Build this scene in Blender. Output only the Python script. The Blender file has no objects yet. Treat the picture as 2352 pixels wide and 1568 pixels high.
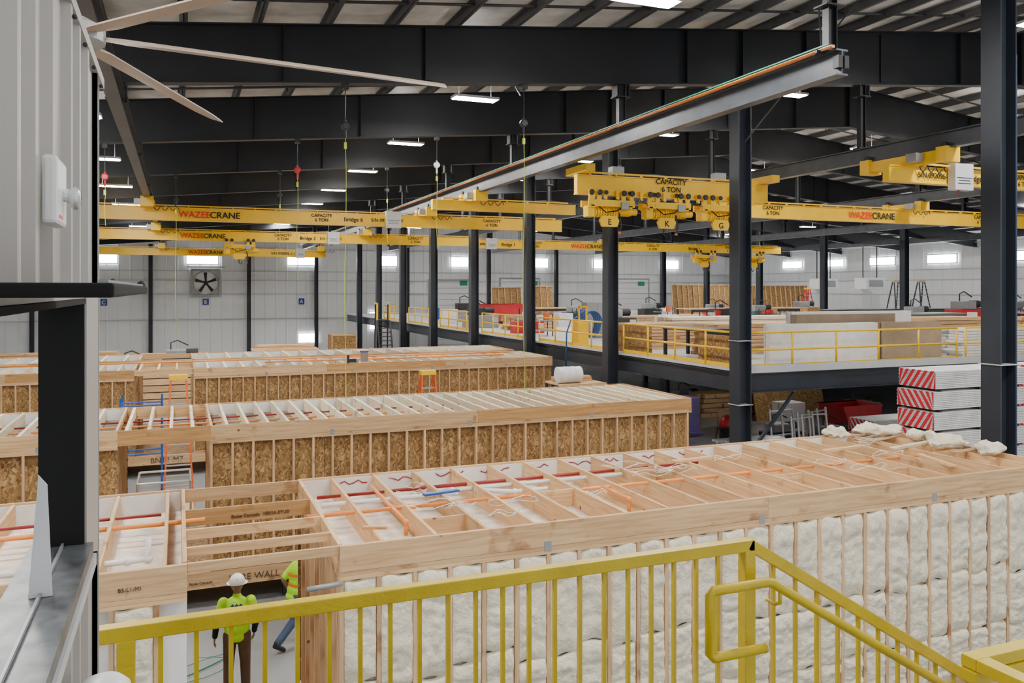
import bpy,bmesh,math,random
from mathutils import Vector,Matrix,noise
random.seed(7)
SC=bpy.context.scene
C=SC.collection
W={}
# ------------------------------------------------------------------ materials
def new(name):
    m=bpy.data.materials.new(name);m.use_nodes=True
    n=m.node_tree.nodes;l=m.node_tree.links
    return m,n,l,n["Principled BSDF"]
def mat(name,c,rough=.6,metal=0,var=.12,scale=3.0,bump=0.0,bscale=40,stretch=(1,1,1)):
    m,n,l,b=new(name)
    tc=n.new("ShaderNodeTexCoord");mp=n.new("ShaderNodeMapping");mp.inputs["Scale"].default_value=stretch
    l.new(tc.outputs["Object"],mp.inputs["Vector"])
    nz=n.new("ShaderNodeTexNoise");nz.inputs["Scale"].default_value=scale;nz.inputs["Detail"].default_value=5
    l.new(mp.outputs[0],nz.inputs["Vector"])
    r=n.new("ShaderNodeValToRGB")
    r.color_ramp.elements[0].position=.3;r.color_ramp.elements[1].position=.7
    r.color_ramp.elements[0].color=tuple(x*(1-var) for x in c)+(1,)
    r.color_ramp.elements[1].color=tuple(min(1,x*(1+var)) for x in c)+(1,)
    l.new(nz.outputs["Fac"],r.inputs[0]);l.new(r.outputs[0],b.inputs["Base Color"])
    b.inputs["Roughness"].default_value=rough;b.inputs["Metallic"].default_value=metal
    if bump:
        n2=n.new("ShaderNodeTexNoise");n2.inputs["Scale"].default_value=bscale;n2.inputs["Detail"].default_value=6
        l.new(mp.outputs[0],n2.inputs["Vector"])
        bp=n.new("ShaderNodeBump");bp.inputs["Strength"].default_value=bump;bp.inputs["Distance"].default_value=.03
        l.new(n2.outputs["Fac"],bp.inputs["Height"]);l.new(bp.outputs[0],b.inputs["Normal"])
    return m
def wood(name,c1,c2,axis,rough=.65):
    m,n,l,b=new(name)
    tc=n.new("ShaderNodeTexCoord");mp=n.new("ShaderNodeMapping")
    s=[14,14,14];s[axis]=.9;mp.inputs["Scale"].default_value=s
    oi=n.new("ShaderNodeObjectInfo")
    ad=n.new("ShaderNodeVectorMath");ad.operation='ADD'
    sc=n.new("ShaderNodeMath");sc.operation='MULTIPLY';sc.inputs[1].default_value=37
    l.new(oi.outputs["Random"],sc.inputs[0])
    l.new(tc.outputs["Object"],ad.inputs[0]);l.new(sc.outputs[0],ad.inputs[1])
    l.new(ad.outputs[0],mp.inputs["Vector"])
    nz=n.new("ShaderNodeTexNoise");nz.inputs["Scale"].default_value=1.6;nz.inputs["Detail"].default_value=7;nz.inputs["Distortion"].default_value=.6
    l.new(mp.outputs[0],nz.inputs["Vector"])
    r=n.new("ShaderNodeValToRGB");r.color_ramp.elements[0].position=.33;r.color_ramp.elements[1].position=.66
    r.color_ramp.elements[0].color=c2+(1,);r.color_ramp.elements[1].color=c1+(1,)
    l.new(nz.outputs["Fac"],r.inputs[0])
    n2=n.new("ShaderNodeTexNoise");n2.inputs["Scale"].default_value=2.6;n2.inputs["Detail"].default_value=3
    l.new(ad.outputs[0],n2.inputs["Vector"])
    r2=n.new("ShaderNodeValToRGB");r2.color_ramp.elements[0].position=.62;r2.color_ramp.elements[1].position=.72
    r2.color_ramp.elements[0].color=(1,1,1,1);r2.color_ramp.elements[1].color=(.6,.46,.36,1)
    l.new(n2.outputs["Fac"],r2.inputs[0])
    mx=n.new("ShaderNodeMix");mx.data_type='RGBA';mx.blend_type='MULTIPLY';mx.inputs[0].default_value=1
    l.new(r.outputs[0],mx.inputs[6]);l.new(r2.outputs[0],mx.inputs[7])
    v=n.new("ShaderNodeTexVoronoi");v.inputs["Scale"].default_value=1.7;l.new(ad.outputs[0],v.inputs["Vector"])
    r3=n.new("ShaderNodeValToRGB");r3.color_ramp.elements[0].position=.03;r3.color_ramp.elements[1].position=.06
    r3.color_ramp.elements[0].color=(.3,.16,.09,1);r3.color_ramp.elements[1].color=(1,1,1,1)
    l.new(v.outputs["Distance"],r3.inputs[0])
    m3=n.new("ShaderNodeMix");m3.data_type='RGBA';m3.blend_type='MULTIPLY';m3.inputs[0].default_value=1
    l.new(mx.outputs[2],m3.inputs[6]);l.new(r3.outputs[0],m3.inputs[7])
    hs=n.new("ShaderNodeHueSaturation")
    mr=n.new("ShaderNodeMapRange");mr.inputs[3].default_value=.80;mr.inputs[4].default_value=1.15
    l.new(oi.outputs["Random"],mr.inputs[0]);l.new(mr.outputs[0],hs.inputs["Value"])
    l.new(m3.outputs[2],hs.inputs["Color"]);l.new(hs.outputs[0],b.inputs["Base Color"])
    b.inputs["Roughness"].default_value=rough
    return m
LW1=(.76,.51,.27);LW2=(.56,.33,.15)
wx=wood("lumber_grain_x",LW1,LW2,0);wy=wood("lumber_grain_y",LW1,LW2,1);wz=wood("lumber_grain_z",(.74,.50,.28),(.54,.33,.17),2)
lvl=wood("laminated_veneer",(.62,.35,.13),(.42,.21,.07),0)
pale=wood("pale_lumber",(.95,.86,.66),(.78,.63,.42),1)
def osbmat():
    m,n,l,b=new("oriented_strand_board")
    tc=n.new("ShaderNodeTexCoord");oi=n.new("ShaderNodeObjectInfo")
    mp=n.new("ShaderNodeMapping");mp.inputs["Scale"].default_value=(24,24,10)
    nz=n.new("ShaderNodeTexNoise");nz.inputs["Scale"].default_value=5;l.new(tc.outputs["Object"],nz.inputs["Vector"])
    ad=n.new("ShaderNodeVectorMath");ad.operation='MULTIPLY_ADD';ad.inputs[1].default_value=(.3,.3,.3)
    l.new(nz.outputs["Color"],ad.inputs[0]);l.new(tc.outputs["Object"],ad.inputs[2])
    l.new(ad.outputs[0],mp.inputs["Vector"])
    v=n.new("ShaderNodeTexVoronoi");v.inputs["Scale"].default_value=1.2;l.new(mp.outputs[0],v.inputs["Vector"])
    sp=n.new("ShaderNodeSeparateColor");l.new(v.outputs["Color"],sp.inputs[0])
    r=n.new("ShaderNodeValToRGB")
    e=r.color_ramp.elements;e[0].color=(.15,.075,.022,1);e[1].color=(.56,.36,.16,1)
    k=e.new(.3);k.color=(.27,.145,.045,1);k=e.new(.75);k.color=(.38,.22,.08,1)
    l.new(sp.outputs[0],r.inputs[0]);l.new(r.outputs[0],b.inputs["Base Color"]);b.inputs["Roughness"].default_value=.7
    return m
osb=osbmat()
steel=mat("dark_painted_steel",(.013,.015,.019),.5,.1,.25,.8)
steelc=mat("column_steel",(.028,.035,.048),.45,.1,.2,.8)
steel2=mat("grey_runway_steel",(.075,.082,.095),.4,.3,.2,2)
purl=mat("purlin_steel",(.10,.105,.115),.45,.2,.2,2)
yel=mat("yellow_crane_paint",(.98,.58,.0),.35,0,.06,2)
yelr=mat("yellow_rail_paint",(.58,.42,.0),.38,0,.12,6,.1,60)
whitew=mat("white_metal_panel",(.92,.93,.94),.5,.0,.03,.5)
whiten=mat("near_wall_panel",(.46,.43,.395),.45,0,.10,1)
fabric=mat("white_roof_insulation",(.74,.73,.70),.5,0,.22,1.4,.9,2.5)
conc=mat("concrete_floor",(.30,.31,.32),.3,0,.25,.5,.1,20)
dry=mat("drywall_board",(.84,.83,.81),.8,0,.08,3)
dryst=mat("stained_ceiling_board",(.74,.65,.56),.8,0,.24,4)
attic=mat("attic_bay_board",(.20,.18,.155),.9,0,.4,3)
tanb=mat("brown_board",(.38,.29,.20),.8,0,.1,2)
insul=mat("cream_insulation_batt",(.80,.72,.55),1.0,0,.16,5,.7,26)
black=mat("black_material",(.003,.003,.003),.9,0,.1,3)
dark=mat("dark_rubber",(.022,.022,.025),.5,0,.2,3)
red=mat("red_paint",(.50,.015,.02),.4,0,.15,3)
wazred=mat("red_lettering",(.80,.02,.005),.4)
orange=mat("orange_pipe",(.90,.30,.06),.35,0,.08,3)
orangel=mat("orange_fiberglass",(.85,.13,.02),.4)
redpipe=mat("dark_red_pipe",(.28,.02,.02),.35)
whitep=mat("white_plastic",(.88,.88,.87),.35,0,.04,3)
blue=mat("blue_paint",(.02,.09,.40),.4)
bluel=mat("blue_sign",(.02,.06,.28),.5)
green=mat("green_sign",(.0,.24,.13),.5)
neon=mat("hi_vis_yellow",(.50,.95,.01),.7,0,.08,8)
neoro=mat("hi_vis_orange",(.95,.22,.04),.6)
brown=mat("brown_trousers",(.11,.062,.03),.8,0,.15,8)
jean=mat("blue_jeans",(.05,.08,.15),.8,0,.2,10)
skin=mat("skin",(.30,.17,.11),.55,0,.06,8)
grey=mat("grey_metal",(.32,.33,.34),.4,.3,.1,3)
sillm=mat("grey_sill_metal",(.13,.14,.15),.35,.3,.5,22)
lgrey=mat("light_grey_box",(.58,.59,.60),.5,0,.05,3)
alu=mat("aluminium",(.65,.66,.67),.3,.8,.06,3)
fanb=mat("fan_blade_beige",(.42,.33,.26),.4,.1,.06,2)
purple=mat("purple_wrap",(.30,.22,.60),.5)
mach=mat("green_machine",(.08,.13,.08),.5)
ink=mat("black_ink",(.01,.01,.01),.7)
ink2=mat("faded_black_ink",(.10,.06,.035),.8)
redst=mat("red_print",(.70,.02,.04),.6)
rope=mat("yellow_green_rope",(.55,.65,.05),.6)
bluefl=mat("blue_hose",(.02,.08,.26),.4)
card=mat("cardboard",(.42,.27,.15),.8)
def emi(name,c,s):
    m=bpy.data.materials.new(name);m.use_nodes=True;n=m.node_tree.nodes;l=m.node_tree.links
    n.remove(n["Principled BSDF"]);e=n.new("ShaderNodeEmission");e.inputs[0].default_value=c+(1,);e.inputs[1].default_value=s
    l.new(e.outputs[0],n["Material Output"].inputs[0]);return m
lampm=emi("led_diffuser",(1,.97,.92),340)
fillm=emi("added_ceiling_glow",(1,.98,.95),100)  # emission for the glow added on lamp tops to lift the ceiling
stripm=emi("strip_light_diffuser",(1,.97,.92),70)
daym=emi("daylight_window_glass",(.93,.97,1),18)
glassy=mat("clear_lens",(.7,.7,.7),.1,.3)
# ------------------------------------------------------------------ geometry
class G:
    def __init__(s): s.v=[];s.f=[]
    def add(s,vs,fs):
        n=len(s.v);s.v+=[Vector(v) for v in vs];s.f+=[tuple(i+n for i in f) for f in fs];return s
    def box(s,x0,x1,y0,y1,z0,z1):
        return s.add([(x0,y0,z0),(x1,y0,z0),(x1,y1,z0),(x0,y1,z0),(x0,y0,z1),(x1,y0,z1),(x1,y1,z1),(x0,y1,z1)],
            [(0,3,2,1),(4,5,6,7),(0,1,5,4),(1,2,6,5),(2,3,7,6),(3,0,4,7)])
    def bar(s,p0,p1,w,h,up=(0,0,1),off=0):
        p0=Vector(p0);p1=Vector(p1);d=(p1-p0).normalized();u=Vector(up)
        r=d.cross(u)
        if r.length<1e-4: r=d.cross(Vector((1,0,0)))
        r.normalize();u=r.cross(d).normalized()
        vs=[]
        for p in (p0,p1):
            for a,b in((-1,-1),(1,-1),(1,1),(-1,1)): vs.append(p+r*a*w/2+u*(b*h/2+off))
        return s.add(vs,[(0,1,2,3),(7,6,5,4),(0,4,5,1),(1,5,6,2),(2,6,7,3),(3,7,4,0)])
    def ibeam(s,p0,p1,w,h,tf=.03,tw=.02):
        s.bar(p0,p1,w,tf,off=h/2-tf/2);s.bar(p0,p1,w,tf,off=-h/2+tf/2);s.bar(p0,p1,tw,h-2*tf);return s
    def tube(s,pts,r,n=8):
        pts=[Vector(p) for p in pts];rr=r if isinstance(r,(list,tuple)) else [r]*len(pts)
        rings=[];prev=None
        for i,p in enumerate(pts):
            d=(pts[min(i+1,len(pts)-1)]-pts[max(i-1,0)]).normalized()
            a=prev if prev is not None else (Vector((0,0,1)) if abs(d.z)<.9 else Vector((1,0,0)))
            x=(a-d*a.dot(d))
            if x.length<1e-4: x=d.orthogonal()
            x.normalize();prev=x;y=d.cross(x)
            rings.append([p+(x*math.cos(2*math.pi*k/n)+y*math.sin(2*math.pi*k/n))*rr[i] for k in range(n)])
        vs=[v for q in rings for v in q];fs=[]
        for i in range(len(pts)-1):
            for k in range(n):
                a=i*n+k;b=i*n+(k+1)%n;fs.append((a,b,b+n,a+n))
        fs.append(tuple(range(n-1,-1,-1)));fs.append(tuple(range((len(pts)-1)*n,len(pts)*n)))
        return s.add(vs,fs)
    def lathe(s,c,prof,n=16,axis='z'):
        c=Vector(c);vs=[];fs=[]
        for r,z in prof:
            for k in range(n):
                a=2*math.pi*k/n;x,y=r*math.cos(a),r*math.sin(a)
                v=Vector((x,y,z)) if axis=='z' else (Vector((z,x,y)) if axis=='x' else Vector((y,z,x)))
                vs.append(c+v)
        m=len(prof)
        for i in range(m-1):
            for k in range(n):
                a=i*n+k;b=i*n+(k+1)%n;fs.append((a,b,b+n,a+n))
        fs.append(tuple(range(n-1,-1,-1)));fs.append(tuple(range((m-1)*n,m*n)))
        return s.add(vs,fs)
    def ball(s,c,r,n=12,rings=8):
        if not isinstance(r,(tuple,list)): r=(r,r,r)
        c=Vector(c);vs=[c+Vector((0,0,-r[2]))];fs=[]
        for i in range(1,rings):
            t=-math.pi/2+math.pi*i/rings
            for k in range(n):
                a=2*math.pi*k/n;vs.append(c+Vector((r[0]*math.cos(t)*math.cos(a),r[1]*math.cos(t)*math.sin(a),r[2]*math.sin(t))))
        vs.append(c+Vector((0,0,r[2])))
        for k in range(n): fs.append((0,1+(k+1)%n,1+k))
        for i in range(rings-2):
            for k in range(n):
                a=1+i*n+k;b=1+i*n+(k+1)%n;fs.append((a,b,b+n,a+n))
        L=len(vs)-1
        for k in range(n): fs.append((L,1+(rings-2)*n+k,1+(rings-2)*n+(k+1)%n))
        return s.add(vs,fs)
    def cap(s,p0,r0,p1,r1,n=12):
        s.tube([p0,p1],[r0,r1],n);s.ball(p0,r0,n,8);s.ball(p1,r1,n,8);return s
    def xf(s,M): s.v=[M@v for v in s.v];return s
    def obj(s,name,m,parent=None,bevel=0,smooth=False,origin=None):
        if origin is None:
            lo=Vector([min(v[i] for v in s.v) for i in range(3)]);hi=Vector([max(v[i] for v in s.v) for i in range(3)])
            origin=(lo+hi)/2
            if parent is None: origin.z=lo.z
        origin=Vector(origin)
        me=bpy.data.meshes.new(name);me.from_pydata([tuple(v-origin) for v in s.v],[],s.f)
        me.materials.append(m)
        if smooth:
            for p in me.polygons: p.use_smooth=True
        me.update()
        return place(bpy.data.objects.new(name,me),origin,parent,bevel)
def place(o,origin,parent=None,bevel=0):
    origin=Vector(origin);C.objects.link(o);W[o.name]=origin.copy()
    if parent is not None:
        o.parent=parent;o.location=origin-W[parent.name]
    else: o.location=origin
    if bevel:
        b=o.modifiers.new("bevel",'BEVEL');b.width=bevel;b.segments=2;b.limit_method='ANGLE'
    return o
def meta(o,label,cat,group=None,kind=None):
    o["label"]=label;o["category"]=cat
    if group:o["group"]=group
    if kind:o["kind"]=kind
    return o
def T(name,label,cat,loc,group=None):
    o=bpy.data.objects.new(name,None);o.empty_display_size=.2
    place(o,loc);return meta(o,label,cat,group)
def struct(o,label=None,cat="structure"):
    o["kind"]="structure"
    if label:o["label"]=label
    o["category"]=cat;return o
def text(s,loc,size,m,parent,name="lettering",rot=(math.pi/2,0,0),ext=.004,align='LEFT',sx=1.0,bold=.012):
    cu=bpy.data.curves.new(name,'FONT');cu.body=s;cu.size=size;cu.extrude=ext;cu.align_x=align;cu.offset=size*bold
    t=bpy.data.objects.new("tmp",cu);C.objects.link(t);dg=bpy.context.evaluated_depsgraph_get()
    me=bpy.data.meshes.new_from_object(t.evaluated_get(dg));bpy.data.objects.remove(t)
    me.materials.clear();me.materials.append(m)
    o=bpy.data.objects.new(name,me);place(o,loc,parent);o.rotation_euler=rot;o.scale=(sx,1,1);return o
HEX=[(0,3,2,1),(4,5,6,7),(0,1,5,4),(1,2,6,5),(2,3,7,6),(3,0,4,7)]
# ------------------------------------------------------------------ camera
EYE=6.45
cam=bpy.data.cameras.new("camera");co=bpy.data.objects.new("camera",cam);C.objects.link(co)
co.location=(0,0,EYE);co.rotation_euler=(math.pi/2,0,-math.atan(766/1900))
cam.sensor_width=36;cam.lens=1900/2352*36;cam.shift_y=-119/2352;cam.clip_start=.05;cam.clip_end=400
SC.camera=co
# ------------------------------------------------------------------ shell
XL,XR,YB=-16,62,84;RID=26
def zb(x): return 10.9+.09*x if x<=RID else 10.9+.09*RID-.09*(x-RID)
def zt(x): return 12.2+.107*x if x<=RID else 12.2+.107*RID-.107*(x-RID)
struct(G().box(XL-1,XR+1,-6,YB+1,-.3,0).obj("floor",conc),"grey sealed concrete factory floor")
PS=1.55
pur=[XL+.6+PS*i for i in range(int((XR-XL)/PS))]
g=G();xs=[]
for i in range(len(pur)-1):
    for k in range(4): xs.append((pur[i]+PS*k/4,[0,.05,.07,.05][k]))
xs.append((pur[-1],0))
ys=[2+i*1.9 for i in range(44)]
vs=[];n=len(xs)
for y in ys:
    for x,sg in xs:
        vs.append((x,y,zt(x)+.28-sg*(.6+.9*abs(noise.noise(Vector((x*.5,y*.35,0)))))))
fs=[(j*n+i,j*n+i+1,(j+1)*n+i+1,(j+1)*n+i) for j in range(len(ys)-1) for i in range(n-1)]
g.add(vs,fs);struct(g.obj("ceiling",fabric,smooth=True),"sagging white insulation fabric under the roof")
for i,x in enumerate(pur):
    g=G();z=zt(x)
    g.bar((x,2,z+.12),(x,YB,z+.12),.02,.24);g.bar((x+.04,2,z+.01),(x+.04,YB,z+.01),.09,.02);g.bar((x-.04,2,z+.23),(x-.04,YB,z+.23),.09,.02)
    meta(g.obj("roof_purlin",purl),"long grey steel roof purlin","purlin","roof purlins")
def ribwall(name,p0,p1,z0,z1,m,pitch=1.0,depth=.05):
    p0=Vector(p0);p1=Vector(p1);d=(p1-p0);L=d.length;d.normalize();nrm=Vector((d.y,-d.x,0))
    pts=[];t=0
    while t<L:
        pts+=[(t,0),(t+pitch*.8,0),(t+pitch*.86,depth),(t+pitch*.94,depth)];t+=pitch
    pts.append((L,0));vs=[];fs=[]
    for a,b in pts:
        if a>L:a=L
        q=p0+d*a+nrm*b;vs+=[(q.x,q.y,z0),(q.x,q.y,z1)]
    for i in range(len(pts)-1): fs.append((2*i,2*i+2,2*i+3,2*i+1))
    g=G().add(vs,fs);return g.obj(name,m)
struct(ribwall("wall_back",(XL,YB,0),(XR,YB,0),0,13.8,whitew),"white ribbed metal end wall")
struct(ribwall("wall_right",(XR,YB,0),(XR,-6,0),0,11.5,whitew),"white ribbed metal side wall")
struct(ribwall("wall_left",(XL,-6,0),(XL,YB,0),0,11.5,whitew),"white ribbed metal side wall")
k=0
for z in (3.6,6.0,7.3,8.2,10.4):
    k+=1;struct(G().box(XL,XR,YB-.25,YB-.06,z,z+.07).obj("trim_%d"%k,lgrey),"horizontal wall girt")
    k+=1;struct(G().box(XR-.25,XR-.06,20,YB-.3,z,z+.07).obj("trim_%d"%k,lgrey),"horizontal wall girt")
wn=0
def win(x0,x1,y0,y1,z0,z1):
    global wn
    wn+=1
    e=bpy.data.objects.new("window_%d"%wn,None);place(e,((x0+x1)/2,(y0+y1)/2,z0));struct(e,"bright daylight wall window","window")
    G().box(x0,x1,y0,y1,z0,z1).obj("glass_pane",daym,e)
    if x1-x0>y1-y0:
        g=G().box(x0-.08,x1+.08,y0-.04,y1,z1,z1+.08).box(x0-.08,x1+.08,y0-.04,y1,z0-.08,z0).box(x0-.08,x0,y0-.04,y1,z0,z1).box(x1,x1+.08,y0-.04,y1,z0,z1)
    else:
        g=G().box(x0-.04,x1,y0-.08,y1+.08,z1,z1+.08).box(x0-.04,x1,y0-.08,y1+.08,z0-.08,z0).box(x0-.04,x1,y0-.08,y0,z0,z1).box(x0-.04,x1,y1,y1+.08,z0,z1)
    g.obj("window_frame",lgrey,e)
for cx,w in((-14,2.8),(-6.6,2.8),(2.1,2.8),(11.4,2.9),(20,1.9),(27.8,1.9),(37,2.2),(45,2.3),(54,2.3)):
    win(cx-w/2,cx+w/2,YB-.14,YB-.1,8.9,9.9)
for cy in(72,66,59.6,53,46): win(XR-.14,XR-.1,cy-1.5,cy+1.5,8.8,9.5)
win(11.0,12.9,YB-.14,YB-.1,1.2,2.1);win(18.1,18.9,YB-.14,YB-.1,2.4,4.2)  # a translucent patch, then a bright door, both made as glowing window panes
def door(n,x0,x1,z1,m,sec):
    e=bpy.data.objects.new("door_%d"%n,None);place(e,((x0+x1)/2,YB-.15,0));struct(e,"white sectional overhead door","door")
    g=G();z=0
    while z<z1-.01:
        g.box(x0,x1,YB-.17,YB-.1,z+.02,min(z+sec,z1)-.02);z+=sec
    g.obj("door_panel",m,e);G().box(x0-.15,x0,YB-.2,YB-.1,0,z1+.15).box(x1,x1+.15,YB-.2,YB-.1,0,z1+.15).box(x0,x1,YB-.2,YB-.1,z1,z1+.15).obj("door_frame",grey,e)
door(1,24.5,28.8,7.4,whitew,.6);door(2,32.5,37,7.6,whitew,.6);door(3,47,51,7.6,whitew,.6)
for x in(-12,-2.4,6.3,12.7,22,31,39,53):
    g=G().ibeam((x,YB-.45,0),(x,YB-.45,zb(x)),.34,.35)
    meta(g.obj("endwall_column",steelc),"slim dark steel column standing against the end wall","column","end wall columns")
def sign(x,z,w,h,m,s=None,lab="blue wall sign with a white letter"):
    t=T("wall_sign",lab,"sign",(x,YB-.18,z));G().box(x-w/2,x+w/2,YB-.3,YB-.25,z,z+h).obj("sign_plate",m,t)
    if s: text(s,(x-.02,YB-.31,z+h*.2),h*.8,whitep,t,align='CENTER')
for x,s in((-6.3,"C"),(2.4,"B"),(11.3,"A")): sign(x,5.0,.55,.6,bluel,s)
sign(33.9,5.1,.5,.6,bluel,None,"small blue wall sign")
for x in(28.2,36.4,50): sign(x,6.9,.8,.5,green,None,"small green sign above an overhead door")
t=T("exhaust_fan","square framed wall exhaust fan with five blades","fan",(2.4,YB-.4,5.8))
cx,cz=2.4,7.1
G().box(cx-1.3,cx+1.3,YB-.5,YB-.1,cz+1.15,cz+1.3).box(cx-1.3,cx+1.3,YB-.5,YB-.1,cz-1.3,cz-1.15).box(cx-1.3,cx-1.15,YB-.5,YB-.1,cz-1.15,cz+1.15).box(cx+1.15,cx+1.3,YB-.5,YB-.1,cz-1.15,cz+1.15).obj("fan_housing",grey,t)
G().lathe((cx,YB-.27,cz),[(1.12,0),(1.12,.03)],28,'y').obj("fan_backing",whitep,t)
g=G()
for i in range(32):
    a=2*math.pi*i/32;b=2*math.pi*(i+1)/32
    g.bar((cx+1.12*math.cos(a),YB-.42,cz+1.12*math.sin(a)),(cx+1.12*math.cos(b),YB-.42,cz+1.12*math.sin(b)),.1,.08,up=(0,1,0))
g.obj("fan_ring",grey,t)
for i in range(5):
    a=2*math.pi*i/5+.3;p=lambda r,da,y:(cx+r*math.cos(a+da),YB-.38+y,cz+r*math.sin(a+da))
    G().add([p(.15,-.5,0),p(.15,.5,.05),p(.98,.22,.06),p(1.0,-.1,0),p(.15,-.5,.02),p(.15,.5,.07),p(.98,.22,.08),p(1.0,-.1,.02)],HEX).obj("fan_blade",dark,t)
G().lathe((cx,YB-.44,cz),[(.2,0),(.2,.12)],16,'y').obj("fan_hub",dark,t)
G().box(cx-1.7,cx+1.7,YB-.35,YB-.26,cz+1.45,cz+1.55).obj("fan_header",grey,t)
# ------------------------------------------------------------------ rafters
FY=[19.3+7.6*i for i in range(9)]
for fy in [11.7]+FY:
    g=G()
    for a,b in((XL,RID),(RID,XR)):
        for zf,o in((zt,-.015),(zb,.015)):
            z0,z1=zf(a)+o,zf(b)+o
            g.bar((a,fy,z0),(b,fy,z1),.30,.03)
        vs=[(a,fy-.01,zb(a)),(b,fy-.01,zb(b)),(b,fy-.01,zt(b)),(a,fy-.01,zt(a))]
        vs+=[(x,y+.02,z) for x,y,z in vs]
        g.add(vs,[(0,1,2,3),(7,6,5,4),(0,4,5,1),(1,5,6,2),(2,6,7,3),(3,7,4,0)])
    for x in (-8,2.2,5.5,12.9,14.75,17,23.2,26,33,39,46,54):
        g.box(x-.01,x+.01,fy-.14,fy+.14,zb(x),zt(x))
    for x in(5.6,20,38):
        g.bar((x,fy-.05,zb(x)+.1),(x,fy-.05,zt(x)-.1),.02,.16)
    meta(g.obj("roof_girder",steel),"deep dark tapered steel roof girder spanning the hall","girder","roof girders")
for y,dz in((17.9,.1),(25.3,-.05),(32.5,0)):
    g=G().tube([(-14,y,zt(-14)+dz),(RID,y,zt(RID)+dz),(58,y,zt(58)+dz)],.035,8)
    for x in range(-12,58,3): g.tube([(x,y,zt(x)+dz-.12),(x,y,zt(x)+dz)],.02,6)
    meta(g.obj("sprinkler_pipe",dark,smooth=False),"thin dark sprinkler pipe with small heads under the roof","pipe","sprinkler mains")
for x0,y0,z0,x1,y1,z1 in((14.75,19.1,10.6,15.9,16.0,13.8),(8.1,19.5,11.4,8.5,22,13.0),(10.9,11.9,10.8,11.9,13.2,13.4)):
    meta(G().bar((x0,y0,z0),(x1,y1,z1),.03,.03).obj("brace_rod",steel2),"thin diagonal steel brace up to the roof purlins","brace","roof braces")
def column(x,y,m=steelc,w=.42,h=.44,top=None):
    top=top or zb(x)
    t=T("steel_column","tall dark blue grey H section steel column on the floor","column",(x,y,0),"building columns")
    G().ibeam((x,y,0.03),(x,y,top),w,h,.03,.025).box(x-.2,x+.2,y-.015,y+.015,.03,.04).obj("shaft",m,t)
    G().box(x-.3,x+.3,y-.3,y+.3,0,.03).obj("base_plate",m,t)
    G().box(x-.22,x+.22,y-.23,y+.23,top-.03,top).obj("cap_plate",m,t)
    return t
for y in [11.35]+FY[:-1]:
    t=column(14.75,y)
    if y<20:
        g=G()
        for z in(3.2,5.0): g.box(14.5,15.0,y-.24,y+.24,z,z+.02)
        g.obj("strap_band",lgrey,t)
for y in [27.2+7.6*i for i in range(7)]: column(46,y,w=.42,h=.42)
meta(G().tube([(15.04,11.2,0),(15.04,11.2,11)],.014,8).obj("conduit_pipe",bluefl),"thin blue vertical air line strapped to a column","pipe")
# ------------------------------------------------------------------ runways
def runway(x,y0,y1,zbm=10.25,cond=False):
    t=T("crane_runway_beam","long grey steel crane runway beam hung below the roof girders","beam",(x,(y0+y1)/2,zbm),"crane runways")
    h=.46
    G().ibeam((x,y0,zbm+h/2),(x,y1,zbm+h/2),.26,h,.03,.02).obj("runway_girder",steel2,t)
    for fy in [11.7]+FY:
        if y0-1<fy<y1+1:
            zz=zb(x)
            if zz>zbm+h+.02:
                g=G().ibeam((x,fy,zbm+h),(x,fy,zz),.16,.2,.015,.01);g.box(x-.2,x+.2,fy-.15,fy+.15,zbm+h,zbm+h+.03).box(x-.22,x+.22,fy-.17,fy+.17,zz-.35,zz-.32)
                if fy>12: g.box(x-.19,x-.16,fy-.15,fy+.15,zz-.35,zz).box(x+.16,x+.19,fy-.15,fy+.15,zz-.35,zz)
                g.obj("hanger_bracket",steel,t)
    if cond:
        G().bar((x-.2,y0,zbm+h+.03),(x-.2,y1,zbm+h+.03),.07,.05).obj("conductor_rail",orange,t)
        G().bar((x-.3,y0,zbm+h+.06),(x-.3,y1,zbm+h+.06),.025,.025).obj("ground_rail",green,t)
        G().box(x-.12,x-.02,y0-.04,y0+.1,zbm+.12,zbm+.34).obj("end_stop",steel,t);G().box(x+.02,x+.12,y0-.04,y0+.1,zbm+.12,zbm+.34).obj("end_stop",steel,t)
        G().bar((x-.32,y0+.3,zbm+h+.0),(x+.3,y0+.3,zbm+h+.0),.06,.05).obj("rail_bracket",steel,t)
    return t
runway(-1.2,7,80);runway(10.9,11.4,80,cond=True);runway(19.2,10,80);runway(30,14,80);runway(42,18,80);runway(56,26,80)
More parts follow.
